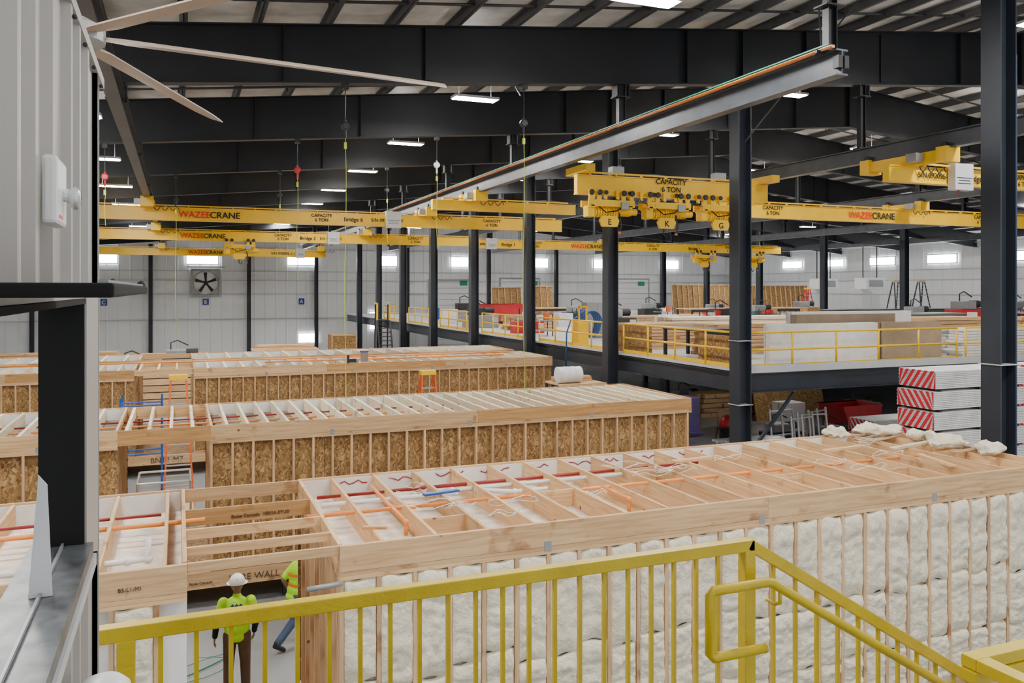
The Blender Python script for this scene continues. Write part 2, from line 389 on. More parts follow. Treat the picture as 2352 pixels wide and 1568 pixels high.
# ------------------------------------------------------------------ bridges
def bridge(y,x0,x1,ztop,trucks,labels,h=.57,box_x=None,lab="yellow overhead crane bridge beam with painted lettering",tl=1.05):
    zb_=ztop-h;t=T("crane_bridge",lab,"crane",((x0+x1)/2,y,zb_),"overhead crane bridges")
    G().ibeam((x0,y,ztop-h/2),(x1,y,ztop-h/2),.28,h,.035,.22).obj("bridge_girder",yel,t)
    g=G().bar((x0+.4,y-.2,ztop+.06),(x1-.4,y-.2,ztop+.06),.05,.05)
    x=x0+.4
    while x<x1-.4: g.box(x-.02,x+.02,y-.21,y-.1,ztop-.02,ztop+.06);x+=.9
    g.obj("festoon_track",yel,t)
    for tx in trucks:
        g=G().box(tx-.17,tx+.17,y-tl,y+tl,ztop-.02,ztop+.28)
        for s in(-1,1): g.box(tx-.25,tx+.25,y+s*(tl-.16)-.17,y+s*(tl-.16)+.17,ztop-.08,ztop+.34)
        g.obj("end_truck",yel,t)
        for s in(-1,1):
            for q in(-.17,.12): G().lathe((tx+q,y+s*(tl-.16),ztop+.38),[(.1,0),(.1,.06)],14,'x').obj("truck_wheel",dark,t)
        G().box(tx-.5,tx-.2,y-.75,y-.4,ztop+.02,ztop+.25).obj("drive_motor",grey,t)
        pts=[(tx+.2+.08*i,y-.22,ztop+.05-.22*abs(math.sin(i*.8))) for i in range(14)]
        G().tube(pts,.016,6).obj("festoon_cable",dark,t)
    for s,x,size,m in labels: text(s,(x,y-.155,ztop-h/2-size*.35),size,m,t)
    if box_x:
        G().box(box_x-.36,box_x+.36,y-.42,y-.16,ztop-.64,ztop+.12).obj("control_box",lgrey,t,bevel=.01)
        for q,w in((.0,.3),(-.08,.22),(-.16,.26)): G().box(box_x-w,box_x+w,y-.425,y-.418,ztop-.3+q,ztop-.28+q).obj("label_line",ink,t)
        G().ball((box_x-.1,y-.3,ztop-.68),.04,8,6).obj("indicator_light",red,t)
    return t
def waz(x,s=.32): return [("WAZEE",x,s,wazred),("CRANE",x+s*3.3,s,ink)]
def captext(t,x,y,z,s=.2):
    text("CAPACITY",(x,y-.155,z-.22),s,ink,t,align='CENTER');text("6 TON",(x,y-.155,z-.22-s*1.0),s,ink,t,align='CENTER')
b6=bridge(38,-9,18,9.95,[-1.2,10.9],waz(0,.38)+[("Bridge 6",7.0,.26,ink),("S/N 092096-1-1F",8.25,.22,ink)],box_x=9.25)
captext(b6,6.0,38,9.95,.2);captext(b6,14.2,38,9.95,.2)
b3=bridge(52,-12,18.6,9.9,[-1.2,10.9],waz(.1,.38)+[("Bridge 3",6.9,.28,ink),("S/N 092096-1C",8.1,.22,ink)],box_x=8.9)
captext(b3,5.9,52,9.9,.22);captext(b3,14.2,52,9.9,.22)
b2=bridge(70,-12,11.4,9.7,[-1.2,10.9],waz(.7,.4)+[("S/N 092096-1-1B",7,.3,ink)],box_x=9.3)
b1=bridge(55,19.2,46,9.95,[30,42],[("-092096",19.3,.24,ink),("Bridge 1",21.3,.32,ink),("Bridge 1",37,.32,ink)]+waz(26.8,.4),box_x=20.5)
captext(b1,23.9,55,9.95,.24);captext(b1,33.8,55,9.95,.24);captext(b1,41,55,9.95,.24)
bA=bridge(31.2,9.2,15.4,9.98,[10.9],[],h=.4)
bC=bridge(22.6,11.2,18.3,9.95,[],[],h=.6);captext(bC,14.5,22.6,10.0,.24)
for x in(11.35,18.15): G().box(x-.15,x+.15,21.9,23.3,9.97,10.2).obj("end_truck",yel,bC)
for x in(12.6,16.4): G().box(x-.2,x+.2,22.45,22.75,9.97,10.25).obj("suspension_clamp",grey,bC)
for i in range(15):
    x=11.7+i*.42
    G().box(x-.05,x+.05,22.38,22.44,9.22,9.5).obj("trolley_hanger",yel,bC)
    if i%2: G().lathe((x,22.33,9.42),[(.05,0),(.07,.01),(.07,.04)],10,'y').obj("hanger_wheel",dark,bC)
pts=[(11.6+.1*i,22.36,9.28-.16*abs(math.sin(i*.75))) for i in range(60)]
G().tube(pts,.012,5).obj("festoon_cable",dark,bC)
bB=bridge(27.6,19.3,45,9.95,[30,42],waz(26.6,.4));captext(bB,22.6,27.6,9.95,.22);captext(bB,34.6,27.6,9.95,.22)
b5=bridge(17.6,18.4,31,9.95,[19.2],[("S/N 092096-",19.45,.22,ink),("Bridge 5",21.32,.26,ink)],box_x=20.95,h=.47,tl=1.5);captext(b5,23.8,17.6,9.99,.2)
def hoist(x,y,z,letter=None,s=1.0,label="yellow electric chain hoist trolley hanging from a crane bridge"):
    t=T("crane_hoist",label,"hoist",(x,y,z-1.0*s),"crane hoists")
    g=G().box(x-.8*s,x+.8*s,y-.28*s,y-.22*s,z-.34*s,z-.14*s).box(x-.8*s,x+.8*s,y+.2*s,y+.28*s,z-.34*s,z-.14*s).box(x-.72*s,x-.6*s,y-.28*s,y+.28*s,z-.38*s,z-.3*s).box(x+.6*s,x+.72*s,y-.28*s,y+.28*s,z-.38*s,z-.3*s)
    for q in(-.7,-.42,.42,.7):
        g.box(x+(q-.07)*s,x+(q+.07)*s,y-.27*s,y-.2*s,z-.16*s,z+.15*s);g.box(x+(q-.1)*s,x+(q+.1)*s,y-.3*s,y-.26*s,z-.28*s,z-.2*s)
    g.obj("trolley_frame",yel,t)
    for q in(-.7,-.42,.42,.7): G().lathe((x+q*s,y-.33*s,z+.08*s),[(.075*s,0),(.09*s,.02*s),(.09*s,.05*s),(.05*s,.08*s)],12,'y').obj("trolley_wheel",dark,t)
    g=G()
    for k in range(9): g.tube([(x+(-.5+.09*k)*s,y,z-.5*s),(x+(-.44+.09*k)*s,y,z-.5*s)],.16*s if k%2 else .145*s,14)
    g.obj("hoist_drum",yel,t)
    g=G().tube([(x+.32*s,y,z-.46*s),(x+.8*s,y,z-.46*s)],.13*s,14).tube([(x+.8*s,y,z-.46*s),(x+1.0*s,y,z-.46*s)],.10*s,14)
    for k in range(6): g.tube([(x+(.36+.07*k)*s,y,z-.46*s),(x+(.38+.07*k)*s,y,z-.46*s)],.15*s,14)
    g.obj("hoist_motor",yel,t)
    G().box(x-.78*s,x-.52*s,y-.17*s,y+.15*s,z-.66*s,z-.34*s).obj("gear_case",yel,t,bevel=.03*s)
    G().box(x+.3*s,x+.55*s,y-.34*s,y-.2*s,z-.42*s,z-.2*s).obj("control_case",grey,t,bevel=.01)
    a=[(-.30,-.62),(.22,-.62),(.30,-.76),(.22,-.95),(-.30,-.95),(-.38,-.76)]
    vs=[(x+p*s,y-.2*s,z+q*s) for p,q in a]+[(x+p*s,y-.12*s,z+q*s) for p,q in a]
    G().add(vs,[(0,1,2,3,4,5)[::-1],(6,7,8,9,10,11)]+[(i,(i+1)%6,(i+1)%6+6,i+6) for i in range(6)]).obj("hook_block",yel,t)
    G().tube([(x-.04*s,y,z-.9*s),(x-.04*s,y,z-1.12*s),(x+.04*s,y,z-1.2*s),(x+.11*s,y,z-1.13*s),(x+.1*s,y,z-1.06*s)],.025*s,8).obj("lifting_hook",dark,t)
    G().tube([(x+.35*s,y-.1*s,z-.5*s),(x+.42*s,y-.1*s,z-.9*s),(x+.36*s,y-.1*s,z-1.1*s)],.03*s,6).obj("limit_cable",dark,t)
    G().tube([(x-.5*s,y-.24*s,z-.3*s),(x-.2*s,y-.26*s,z-.52*s),(x+.2*s,y-.26*s,z-.46*s),(x+.4*s,y-.3*s,z-.3*s)],.018*s,6).obj("power_cable",black,t)
    G().box(x+.32*s,x+.4*s,y-.12*s,y-.08*s,z-1.15*s,z-1.08*s).obj("orange_latch",orangel,t)
    if letter: text(letter,(x-.04*s,y-.205*s,z-.89*s),.26*s,ink,t,align='CENTER',name="letter")
for x,l in((12.3,"E"),(14.35,"K"),(16.4,"G")): hoist(x,22.6,9.33,l)
hoist(3.4,52,9.3,s=1.1);hoist(38.5,55,9.35,s=1.2);hoist(43.2,55,9.35,s=1.2)
# ------------------------------------------------------------------ lights
def lamp(x,y,z):
    t=T("high_bay_light","rectangular white LED high bay light hanging from the roof","lamp",(x,y,z),"hall lights")
    G().box(x-.68,x+.68,y-.24,y+.24,z,z+.07).obj("lamp_housing",lgrey,t)
    G().box(x-.64,x+.64,y-.2,y+.2,z-.015,z-.001).obj("lamp_diffuser",lampm,t)
    G().box(x-.5,x+.5,y-.1,y+.1,z+.071,z+.08).obj("added_glow_strip",fillm,t)  # added glowing strip, brightens the ceiling fabric above; not part of the fixture
    zz=zt(x)+.05
    for s in(-.5,.5): G().tube([(x+s,y,z+.07),(x+s,y,zz)],.008,5).obj("suspension_cable",grey,t)
for y in [13.9,23,31,39,47,55,63]: lamp(8.4 if y<15 else 8.1,y,12.05)
for y in [14,23.5,31,39,47,55,63]: lamp(-2.5,y,10.85)
for y in [14.6,23,31,39,47,55]: lamp(19.6 if y>15 else 20.5,y,13.2)
for y in [23,31,39,47,55,63]: lamp(31,y,13.3)
for y in [34,44,54,64,74]: lamp(48,y,11.6)
for x in(8.1,19.6,31): lamp(x,72,12)
for x in(-2,6,15): lamp(x,6,11.5 if x<10 else 12.5)
# ------------------------------------------------------------------ ceiling fan
hx,hy,hz=-.93,8.6,8.8
t=T("ceiling_fan","very large six blade beige industrial ceiling fan","fan",(hx,hy,hz))
G().lathe((hx,hy,hz-.12),[(.22,0),(.3,.06),(.3,.2),(.15,.28)],20).obj("fan_motor",grey,t)
G().tube([(hx,hy,hz+.15),(hx,hy,zt(hx)+.1)],.04,8).obj("downrod",grey,t)
for i in range(6):
    a=math.radians(8+60*i);d=Vector((math.cos(a),math.sin(a),0));s=Vector((-d.y,d.x,0));c=Vector((hx,hy,hz));vs=[]
    for r,w in((.28,.09),(.5,.14),(3.3,.12),(3.8,.08)):
        for q,zo in((-1,-.03),(-.4,.012),(.4,.018),(1,.02)): vs.append(c+d*r+s*q*w+Vector((0,0,zo)))
        for q,zo in((1,.005),(-1,-.045)): vs.append(c+d*r+s*q*w+Vector((0,0,zo)))
    fs=[]
    for j in range(3):
        for q in range(6): fs.append((j*6+q,j*6+(q+1)%6,(j+1)*6+(q+1)%6,(j+1)*6+q))
    fs+=[tuple(range(5,-1,-1)),tuple(range(18,24))]
    G().add(vs,fs).obj("fan_blade",fanb,t,smooth=False)
# ------------------------------------------------------------------ lifelines
def life(x,y,m,length,top=None):
    z=top or zb(x)
    t=T("retractable_lifeline","%s retractable safety lifeline hanging from a roof girder"%("red" if m is red else "white" if m is whitep else "dark"),"lifeline",(x,y,z-1.2-length),"safety lifelines")
    G().tube([(x,y,z),(x,y,z-.8)],.015,6).box(x-.07,x+.07,y-.1,y+.1,z-.12,z).obj("anchor_strap",dark,t)
    G().lathe((x,y-.07,z-.97),[(.07,0),(.10,.02),(.10,.12),(.07,.14)],16,'y').tube([(x,y,z-.82),(x,y,z-1.25)],.03,8).obj("reel_housing",m,t)
    G().tube([(x+.02*math.sin(i),y,z-1.2-length*i/8) for i in range(9)],.008,5).obj("lifeline_rope",rope,t)
    G().box(x-.03,x+.03,y-.03,y+.03,z-1.5,z-1.35).obj("rope_tag",rope,t)
life(3.6,19.3,dark,6.25);life(8.1,19.3,dark,6.6);life(3.5,26.9,red,3.2);life(8.1,26.9,whitep,2.6)
life(3.8,34.5,dark,2.6);life(8.2,34.5,dark,2);life(-2,26.9,red,1.2);life(-.1,34.5,dark,5)
# ------------------------------------------------------------------ batts
def battmesh(w,h,t,seed):
    nx,nz=16,44;vs=[];fs=[]
    rnd=random.Random(seed*13)
    cr=[(rnd.uniform(-.8,.8),rnd.uniform(-.5,.5),rnd.uniform(.15,.5)) for _ in range(3)]
    for j in range(nz+1):
        v=-1+2*j/nz
        for i in range(nx+1):
            u=-1+2*i/nx
            e=(1-abs(u)**5)**.6*(1-abs(v)**10)**.6
            nn=noise.noise(Vector((u*1.1+seed*9,v*2.2,seed)))*.5+noise.noise(Vector((u*2.6+seed,v*5.5,seed*3)))*.35+noise.noise(Vector((u*6+seed,v*14,seed*5)))*.12
            pin=1
            for c,sl,am in cr: pin*=1-am*math.exp(-((v-c-sl*u*.25)*16)**2)
            vs.append((u*w/2*(1+.03*nn),-t*(e*(.75+nn)*pin)+.012*(1-e),v*h/2+.02*math.sin(u*3+seed)*abs(v)))
    n=len(vs)
    for j in range(nz):
        for i in range(nx):
            a=j*(nx+1)+i;fs.append((a,a+1,a+nx+2,a+nx+1))
    vs+=[(-w/2,.06,-h/2),(w/2,.06,-h/2),(w/2,.06,h/2),(-w/2,.06,h/2)]
    fs+=[(n+1,n,n+3,n+2)]
    me=bpy.data.meshes.new("insulation_batt");me.from_pydata(vs,[],fs);me.materials.append(insul)
    for p in me.polygons:p.use_smooth=True
    me.update();return me
BM=[battmesh(.372,.99,.062,i+1) for i in range(12)]
# ------------------------------------------------------------------ modules
def module(label,x0,x1,y0,y1,gaps,front,js,jm,zt_=3.7,gapbeams=(),group="housing modules",visx=None,jw=.04,board=None,gapj=False):
    t=T("housing_module",label,"building module",((x0+x1)/2,(y0+y1)/2,0),group)
    segs=[];a=x0
    for g0,g1 in gaps: segs.append((a,g0));a=g1
    segs.append((a,x1))
    rz=zt_-.28
    x=x0+.6
    while x<x1:
        for y in(y0+.3,y1-.3): G().box(x-.15,x+.15,y-.1,y+.1,.0,.42).obj("support_dolly",dark,t)
        x+=3.2
    for y in(y0,y1-.06): G().box(x0,x1,y,y+.06,.42,.75).obj("floor_rim",wx,t)
    G().box(x0+.01,x1-.01,y0+.07,y1-.07,.72,.76).obj("floor_deck",osb,t)
    for (sa,sb) in segs:
        for y,yy in((y0,y0+.045),(y1-.045,y1)):
            n=max(1,round((sb-sa)/5.0));L=(sb-sa)/n
            for i in range(n): G().box(sa+i*L+.002,sa+(i+1)*L-.002,y,yy,rz,zt_).obj("rim_joist",lvl if (i%2 and front=="osb") else wx,t,bevel=.003)
        G().box(sa,sb,y0+.046,y0+.085,rz,zt_-.01).obj("rim_joist",wx,t)
        G().box(sa,sa+.045,y0+.09,y1-.05,rz,zt_).obj("end_rim",wy,t);G().box(sb-.045,sb,y0+.09,y1-.05,rz,zt_).obj("end_rim",wy,t)
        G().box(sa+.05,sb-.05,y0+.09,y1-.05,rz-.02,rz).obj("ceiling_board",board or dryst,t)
        G().box(sa+.05,sb-.05,y1-.065,y1-.047,rz,zt_-.03).obj("rim_liner",dry,t)
        for q in(0,1): G().box(sa,sb,y0-.002*q,y0+.14,rz-.045-.045*q,rz-.002-.045*q).obj("top_plate",wx,t)
        G().box(sa,sb,y1-.14,y1,rz-.09,rz-.002).obj("top_plate",wx,t)
        G().box(sa,sb,y0,y0+.14,.76,.80).obj("bottom_plate",wx,t)
        x=sa+js*.8;i=0
        while x<sb-.1:
            G().box(x-jw/2,x+jw/2,y0+.09,y1-.07,rz,zt_-.008).obj("ceiling_joist",jm,t)
            if front=="batt" and x>2 and i%3==1 and x+js<sb: 
                yy=y0+(.8,1.5,2.3,1.1)[(i//3)%4];G().box(x+jw/2,x+js-jw/2,yy,yy+.04,rz+.03,zt_-.03).obj("blocking",wx,t)
            x+=js;i+=1
        x=sa+2.4
        while x<sb-.5:
            G().box(x,x+.09,y0-.004,y0-.0005,rz-.06,rz+.06).obj("seam_plate",grey,t);x+=3.1
        x=sa+.02
        sw=.406
        while x<sb:
            if visx is None or x>visx:
                G().box(x-.022,min(x+.022,sb),y0-.002 if front=="batt" else y0,y0+.14,.80,rz-.092).obj("wall_stud",wz,t)
                if front=="batt" and x+sw<sb+.1:
                    z=rz-.092
                    off=random.choice((0,.1,-.08,.03))
                    hs=(1.12+off,.84-off*.5,.68-off*.5)
                    for r in range(3):
                        h=hs[r]
                        o=bpy.data.objects.new("insulation_batt",random.choice(BM))
                        place(o,(x+sw/2,y0+.018+random.uniform(-.01,.012),z-h/2-.003),t);o.scale=(random.uniform(.97,1.01)*random.choice((-1,1)),random.uniform(.8,1.3),h/.985)
                        z-=h
            x+=sw
        m=osb if front=="osb" else dry
        n=max(1,round((sb-sa)/2.44));L=(sb-sa)/n
        for i in range(n):
            G().box(sa+i*L+.003,sa+(i+1)*L-.003,y0+(.11 if front=="osb" else .142),y0+(.125 if front=="osb" else .155),.80,rz-.095).obj("sheathing_panel",m,t)
        G().box(sa,sb,y1-.06,y1-.045,.8,rz-.095).obj("sheathing_panel",osb,t)
        for xe,sg in((sa,1),(sb,-1)):
            y=y0+.55
            while y<y1-.2:
                G().box(min(xe,xe+sg*.1),max(xe,xe+sg*.1),y-.02,y+.02,.8,rz-.095).obj("wall_stud",wz,t);y+=.406
            G().box(min(xe+sg*.1,xe+sg*.115),max(xe+sg*.1,xe+sg*.115),y0+.16,y1-.16,.8,rz-.095).obj("sheathing_panel",osb,t)
            G().box(min(xe,xe+sg*.1),max(xe,xe+sg*.1),y0+.15,y1-.15,rz-.09,rz-.003).obj("top_plate",wy,t)
            for q in(0.145,.195): G().box(min(xe,xe+sg*.1),max(xe,xe+sg*.1),y0+q,y0+q+.04,.8,rz-.095).obj("wall_stud",wz,t)
    for (g0,g1) in gaps:
        for (yb,z0b,mm) in gapbeams: G().box(g0,g1,yb-.022,yb+.022,z0b,zt_-.005).obj("header_beam",mm,t)
        if gapj:
            x=g0+.15
            while x<g1-.05: G().box(x-jw/2,x+jw/2,y0+.06,y1-.07,rz+.06,zt_-.008).obj("ceiling_joist",jm,t);x+=js
    return t
m1=module("open-topped timber housing module with pale insulated walls and ceiling pipes",-5.5,12.9,8.9,12.3,[(.08,1.6)],"batt",.61,wy,gapbeams=((8.95,3.60,wx),(9.5,3.6,wx),(10.2,3.58,wx),(11.1,3.5,lvl),(12.25,3.52,wx)),visx=-1.0)
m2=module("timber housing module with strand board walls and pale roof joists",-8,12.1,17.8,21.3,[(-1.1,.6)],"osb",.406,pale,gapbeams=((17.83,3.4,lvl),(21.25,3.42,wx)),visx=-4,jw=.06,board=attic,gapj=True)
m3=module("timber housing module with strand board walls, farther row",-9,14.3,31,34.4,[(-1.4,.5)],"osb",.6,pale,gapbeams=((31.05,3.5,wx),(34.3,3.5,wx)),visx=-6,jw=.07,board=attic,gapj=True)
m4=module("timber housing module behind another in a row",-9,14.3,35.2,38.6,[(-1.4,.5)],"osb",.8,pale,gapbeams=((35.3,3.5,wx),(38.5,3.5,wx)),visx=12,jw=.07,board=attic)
text("Boise Cascade  VERSA-STUD",(.62,11.07,3.55),.06,ink2,m1,bold=0)
text("HERE WALL",(.95,17.79,.50),.19,ink2,m2,bold=0);text("Boise Cascade",(.2,17.79,.52),.075,ink2,m2,bold=0)
text("BNT1-M7",(-.9,30.99,.48),.26,ink2,m3,bold=0)
text("B5-L1-M1",(-.55,8.895,3.5),.055,ink2,m1,bold=0)
def pipe(pts,r,m,label,n=10):
    g=G().tube(pts,r,n)
    for p in pts[1:-1]: g.ball(p,r*1.45,8,6)
    return meta(g.obj("pipe_run",m,smooth=True),label,"pipe","ceiling pipes")
z=3.635
pipe([(1.48,10.45,z),(11.9,10.45,z)],.026,orange,"orange plastic sprinkler pipe threaded through ceiling joists")
for x in(2.8,4.6,6.4,8.2,10.1):
    G().tube([(x-.06,10.45,z),(x+.06,10.45,z)],.038,10).obj("pipe_coupling",orange,bpy.data.objects["pipe_run"])
pipe([(2.55,11.75,z+.01),(2.55,10.45,z+.01),(2.55,9.75,z+.01),(2.55,9.75,z-.15)],.026,orange,"orange branch pipe with an elbow between joists")
pipe([(5.6,10.45,z+.01),(5.6,9.7,z+.01),(5.6,9.7,z-.15)],.026,orange,"orange branch pipe with an elbow between joists")
pipe([(1.75,11.45,z-.02),(7.9,11.45,z-.02)],.026,redpipe,"dark red pipe across the ceiling joists")
pipe([(1.75,11.05,z-.03),(3.6,11.05,z-.03),(3.6,11.2,z-.03),(6.6,11.2,z-.03)],.032,whitep,"white plastic drain pipe across the ceiling joists")
pipe([(3.9,11.1,z-.03),(4.4,10.8,z-.03),(4.9,10.8,z-.03)],.032,whitep,"white plastic drain pipe across the ceiling joists")
pipe([(-5,10.8,z),(.3,10.8,z)],.03,orange,"orange plastic sprinkler pipe threaded through ceiling joists")
pipe([(-5,11.25,z),(-.2,11.25,z)],.02,redpipe,"dark red pipe across the ceiling joists")
pipe([(-3,9.6,z-.05),(-.5,9.6,z-.05),(-.3,9.6,z-.05),(-.3,9.6,z+.18)],.032,whitep,"white plastic drain pipe with a standing stub")
for yy,m in((19.9,redpipe),(19.2,orange)):
    pipe([(-6,yy,3.55),(11.6,yy,3.55)],.02,m,"thin pipe run across roof joists")
pipe([(-8,33.5,3.74),(13.6,33.5,3.74)],.03,orange,"orange pipe laid across the joists of a module")
pipe([(3,32.2,3.74),(12.6,32.2,3.74)],.03,orange,"orange pipe laid across the joists of a module")
random.seed(5)
for i in range(9):
    x=2.2+i*.61*1.2;L=random.uniform(.25,.5)
    pts=[(x+L*k/6,12.228,3.6+.03*math.sin(k*2+i)) for k in range(7)]
    meta(G().tube(pts,.009,5).obj("sealant_smear",redpipe),"dark red fire sealant smeared on board","sealant","sealant smears")
meta(G().lathe((4.6,9.65,3.43),[(.0,0),(.11,0),(.12,.05),(.09,.06),(.02,.05)],16).obj("ceiling_box",redpipe),"dark red round ceiling box between joists","electrical box")
random.seed(11)
for i in range(18):
    x=random.uniform(2.2,12);y=random.uniform(9.5,11.8);pts=[]
    a=random.uniform(0,6);R=random.uniform(.12,.34)
    for k in range(22):
        th=a+k*.42;pts.append((x+R*math.cos(th)*(1+.25*math.sin(k))*1.3,y+R*.55*math.sin(th),3.69+.03*math.sin(k*1.3+i)))
    meta(G().tube(pts,.0042,5).obj("electrical_cable",whitep,smooth=True),"loose loop of thin white electrical cable on joists","cable","loose cables")
def plank(x,y,z,L,w,h,ang,m,lab,name="lumber_offcut"):
    d=Vector((math.cos(ang),math.sin(ang),0));c=Vector((x,y,z+h/2))
    meta(G().bar(c-d*L/2,c+d*L/2,w,h).obj(name,m,bevel=.003),lab,"lumber","loose lumber")
plank(3.3,10.75,3.69,.52,.09,.03,.15,blue,"blue spirit level lying on joists","spirit_level")
plank(7.7,11.3,3.69,.8,.10,.04,.1,wx,"short board lying across joists")
plank(10.6,11.1,3.69,.9,.09,.04,.1,wx,"short board lying across joists")
plank(12.0,10.9,3.69,1.2,.09,.04,.2,pale,"short board lying across joists")
plank(11.3,9.8,3.69,.9,.09,.04,1.3,wx,"short board lying across joists")
plank(2.1,9.45,3.69,.28,.06,.03,-.4,lvl,"small wood offcut lying on joists","wood_offcut")
for i,(x,y,s) in enumerate(((12.4,11.9,.30),(12.6,11.3,.24),(12.5,10.6,.32),(12.65,9.9,.26),(11.4,12.1,.22),(12.2,12.15,.26),(12.7,10.95,.2))):
    g=G().ball((0,0,.06),(s*1.2,s*.8,.09),22,16);g.v=[v*(1+.7*noise.noise(v*6+Vector((i*3,0,0)))) +Vector((0,0,.05*noise.noise(v*12))) for v in g.v];g.xf(Matrix.Translation((x,y,3.72))@Matrix.Rotation(i*1.3,4,'Z'))
    meta(g.obj("insulation_scrap",insul,smooth=True),"torn cream insulation scrap lying on the module end","insulation","insulation scraps")
for (x,y,a,L) in((12.1,11.6,.3,1.1),(12.5,10.2,.1,.8),(11.9,12.05,.0,1.3)):
    plank(x,y,3.70,L,.14,.02,a,card,"loose brown wrapping sheet on the module end","wrapping_sheet")
meta(G().tube([(1.25,8.86,3.3),(1.62,8.86,3.32)],.028,10).obj("steel_pipe_stub",grey,smooth=True),"short grey steel pipe stub at the module corner","pipe")
# ------------------------------------------------------------------ near railing / stair
def yellow_rail():
    y=2.72;zr=5.43
    t=T("stair_guard_railing","yellow steel guard railing with square balusters along a stair landing","railing",(1,y,4.38))
    G().box(-.30,2.135,y-.023,y+.023,zr-.023,zr+.023).obj("top_rail",yelr,t,bevel=.004)
    G().box(-.30,2.135,y-.015,y+.015,4.46,4.50).obj("bottom_rail",yelr,t)
    for x in(-.145,2.11): G().box(x-.025,x+.025,y-.025,y+.025,4.38,zr-.02).obj("post",yelr,t,bevel=.003)
    x=-.05
    while x<2.05: G().box(x-.007,x+.007,y-.007,y+.007,4.5,zr-.02).obj("baluster",yelr,t);x+=.101
    sl=.613
    def zs(x): return zr-(x-2.12)*sl
    G().bar((2.11,y,zs(2.11)),(5.4,y,zs(5.4)),.046,.046).obj("stair_top_rail",yelr,t,bevel=.004)
    G().bar((2.13,y,zs(2.13)-.93),(5.4,y,zs(5.4)-.93),.03,.04).obj("stair_bottom_rail",yelr,t)
    x=2.24
    while x<5.3: G().box(x-.007,x+.007,y-.007,y+.007,zs(x)-.94,zs(x)-.02).obj("baluster",yelr,t);x+=.112
    G().box(5.35,5.4,y-.025,y+.025,2.4,zs(5.4)).obj("post",yelr,t)
    h=T("stair_handrail","yellow round stair handrail with a squared return loop","handrail",(2.4,2.63,4.38))
    yy=2.63
    pts=[(2.13,yy+.0,5.05),(1.885,yy,5.05),(1.87,yy,5.065),(1.87,yy,5.29),(1.885,yy,5.305),(2.14,yy,5.305),(2.16,yy,5.30),(5.2,yy,5.30-3.04*sl)]
    G().tube(pts,.019,12).obj("handrail_pipe",yelr,h,smooth=True)
    for x in(2.2,3.6,4.9):
        zz=5.30-(x-2.16)*sl
        G().tube([(x,yy,zz-.01),(x,yy,zz-.06),(x,yy+.03,zz-.075),(x,y-.01,zz-.075)],.008,8).obj("handrail_bracket",yelr,h,smooth=True)
    c=T("stair_corner_railing","yellow square tube corner railing with flat top beside a stair","railing",(3.4,2.3,0))
    o=.10;zc=4.93
    G().box(2.86+o,2.92+o,2.36,2.42,2.6,zc).obj("post",yelr,c)
    G().box(2.84+o,4.3,2.36,2.43,zc,zc+.05).obj("top_rail",yelr,c,bevel=.004);G().box(2.84+o,2.91+o,2.05,2.36,zc,zc+.05).obj("top_rail",yelr,c,bevel=.004)
    G().box(2.92+o,4.3,2.38,2.41,4.6,4.66).obj("middle_rail",yelr,c);G().box(2.83+o,4.3,2.35,2.44,zc-.05,zc-.002).obj("rail_flange",yelr,c,bevel=.003)
    G().box(2.86+o,2.92+o,2.05,2.11,2.6,zc).obj("post",yelr,c)
yellow_rail()
t=T("stair_landing","grey steel landing and stair flight with checker plate","landing",(1,1,0))
G().box(-1.5,2.2,-1.2,2.78,4.30,4.38).obj("landing_deck",steel2,t)
for x,y in((-1.4,-1),(2.1,-1),(-1.4,2.7),(2.1,2.7)): G().box(x-.06,x+.06,y-.06,y+.06,0,4.30).obj("landing_leg",steel2,t)
for i in range(24):
    x=2.2+i*.285
    G().box(x,x+.28,1.7,2.68,4.38-(i+1)*.175-.03,4.38-(i+1)*.175).obj("stair_tread",steel2,t)
G().bar((2.2,2.74,4.2),(9.04,2.74,0.0),.04,.25).obj("stair_stringer",steel2,t)
# ------------------------------------------------------------------ near office wall with window
X=-.2
Y0,Y1=.25,2.42;wy0,wy1,wz0,wz1=.95,2.13,5.87,6.43;ztop=6.98
def ribs(y0,y1,z0,z1,g):
    y=y0;prof=[];k=0
    while y<y1-1e-6:
        w=(.12,.19,.09)[k%3];prof+=[(y,0),(min(y+w,y1),0),(min(y+w+.012,y1),.016),(min(y+w+.038,y1),.016)];y+=w+.05;k+=1
    prof.append((y1,0));vs=[];fs=[]
    for a,b in prof: vs+=[(X+b,a,z0),(X+b,a,z1)]
    for i in range(len(prof)-1): fs.append((2*i,2*i+2,2*i+3,2*i+1))
    g.add(vs,fs)
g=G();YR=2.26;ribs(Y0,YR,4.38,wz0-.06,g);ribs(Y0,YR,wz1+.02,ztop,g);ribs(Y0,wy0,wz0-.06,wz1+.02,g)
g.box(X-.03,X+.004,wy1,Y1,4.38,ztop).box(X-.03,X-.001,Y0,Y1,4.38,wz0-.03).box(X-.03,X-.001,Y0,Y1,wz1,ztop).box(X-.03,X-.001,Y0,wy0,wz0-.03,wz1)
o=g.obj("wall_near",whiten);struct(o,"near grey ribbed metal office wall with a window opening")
struct(G().box(X-.04,X+.018,Y0,Y1+.012,ztop,ztop+.025).box(X-.04,X+.006,Y1,Y1+.012,4.38,ztop).obj("trim_20",whiten),"grey metal flashing along a wall top")
g=G()
for i in range(10): g.ball((X+.020,.6+i*.19,ztop-.02),.005,8,6)
struct(g.obj("trim_21",dark),"row of small screws below the wall flashing")
e=bpy.data.objects.new("window_30",None);place(e,(X,1.6,wz0));struct(e,"open dark awning window in the office wall","window")
G().box(X-.092,X-.0,wy1-.012,wy1-.001,wz0,wz1).obj("window_jamb",black,e)
G().box(X-.092,X+.004,wy0,wy1-.013,wz1-.012,wz1-.001).obj("window_head",black,e)
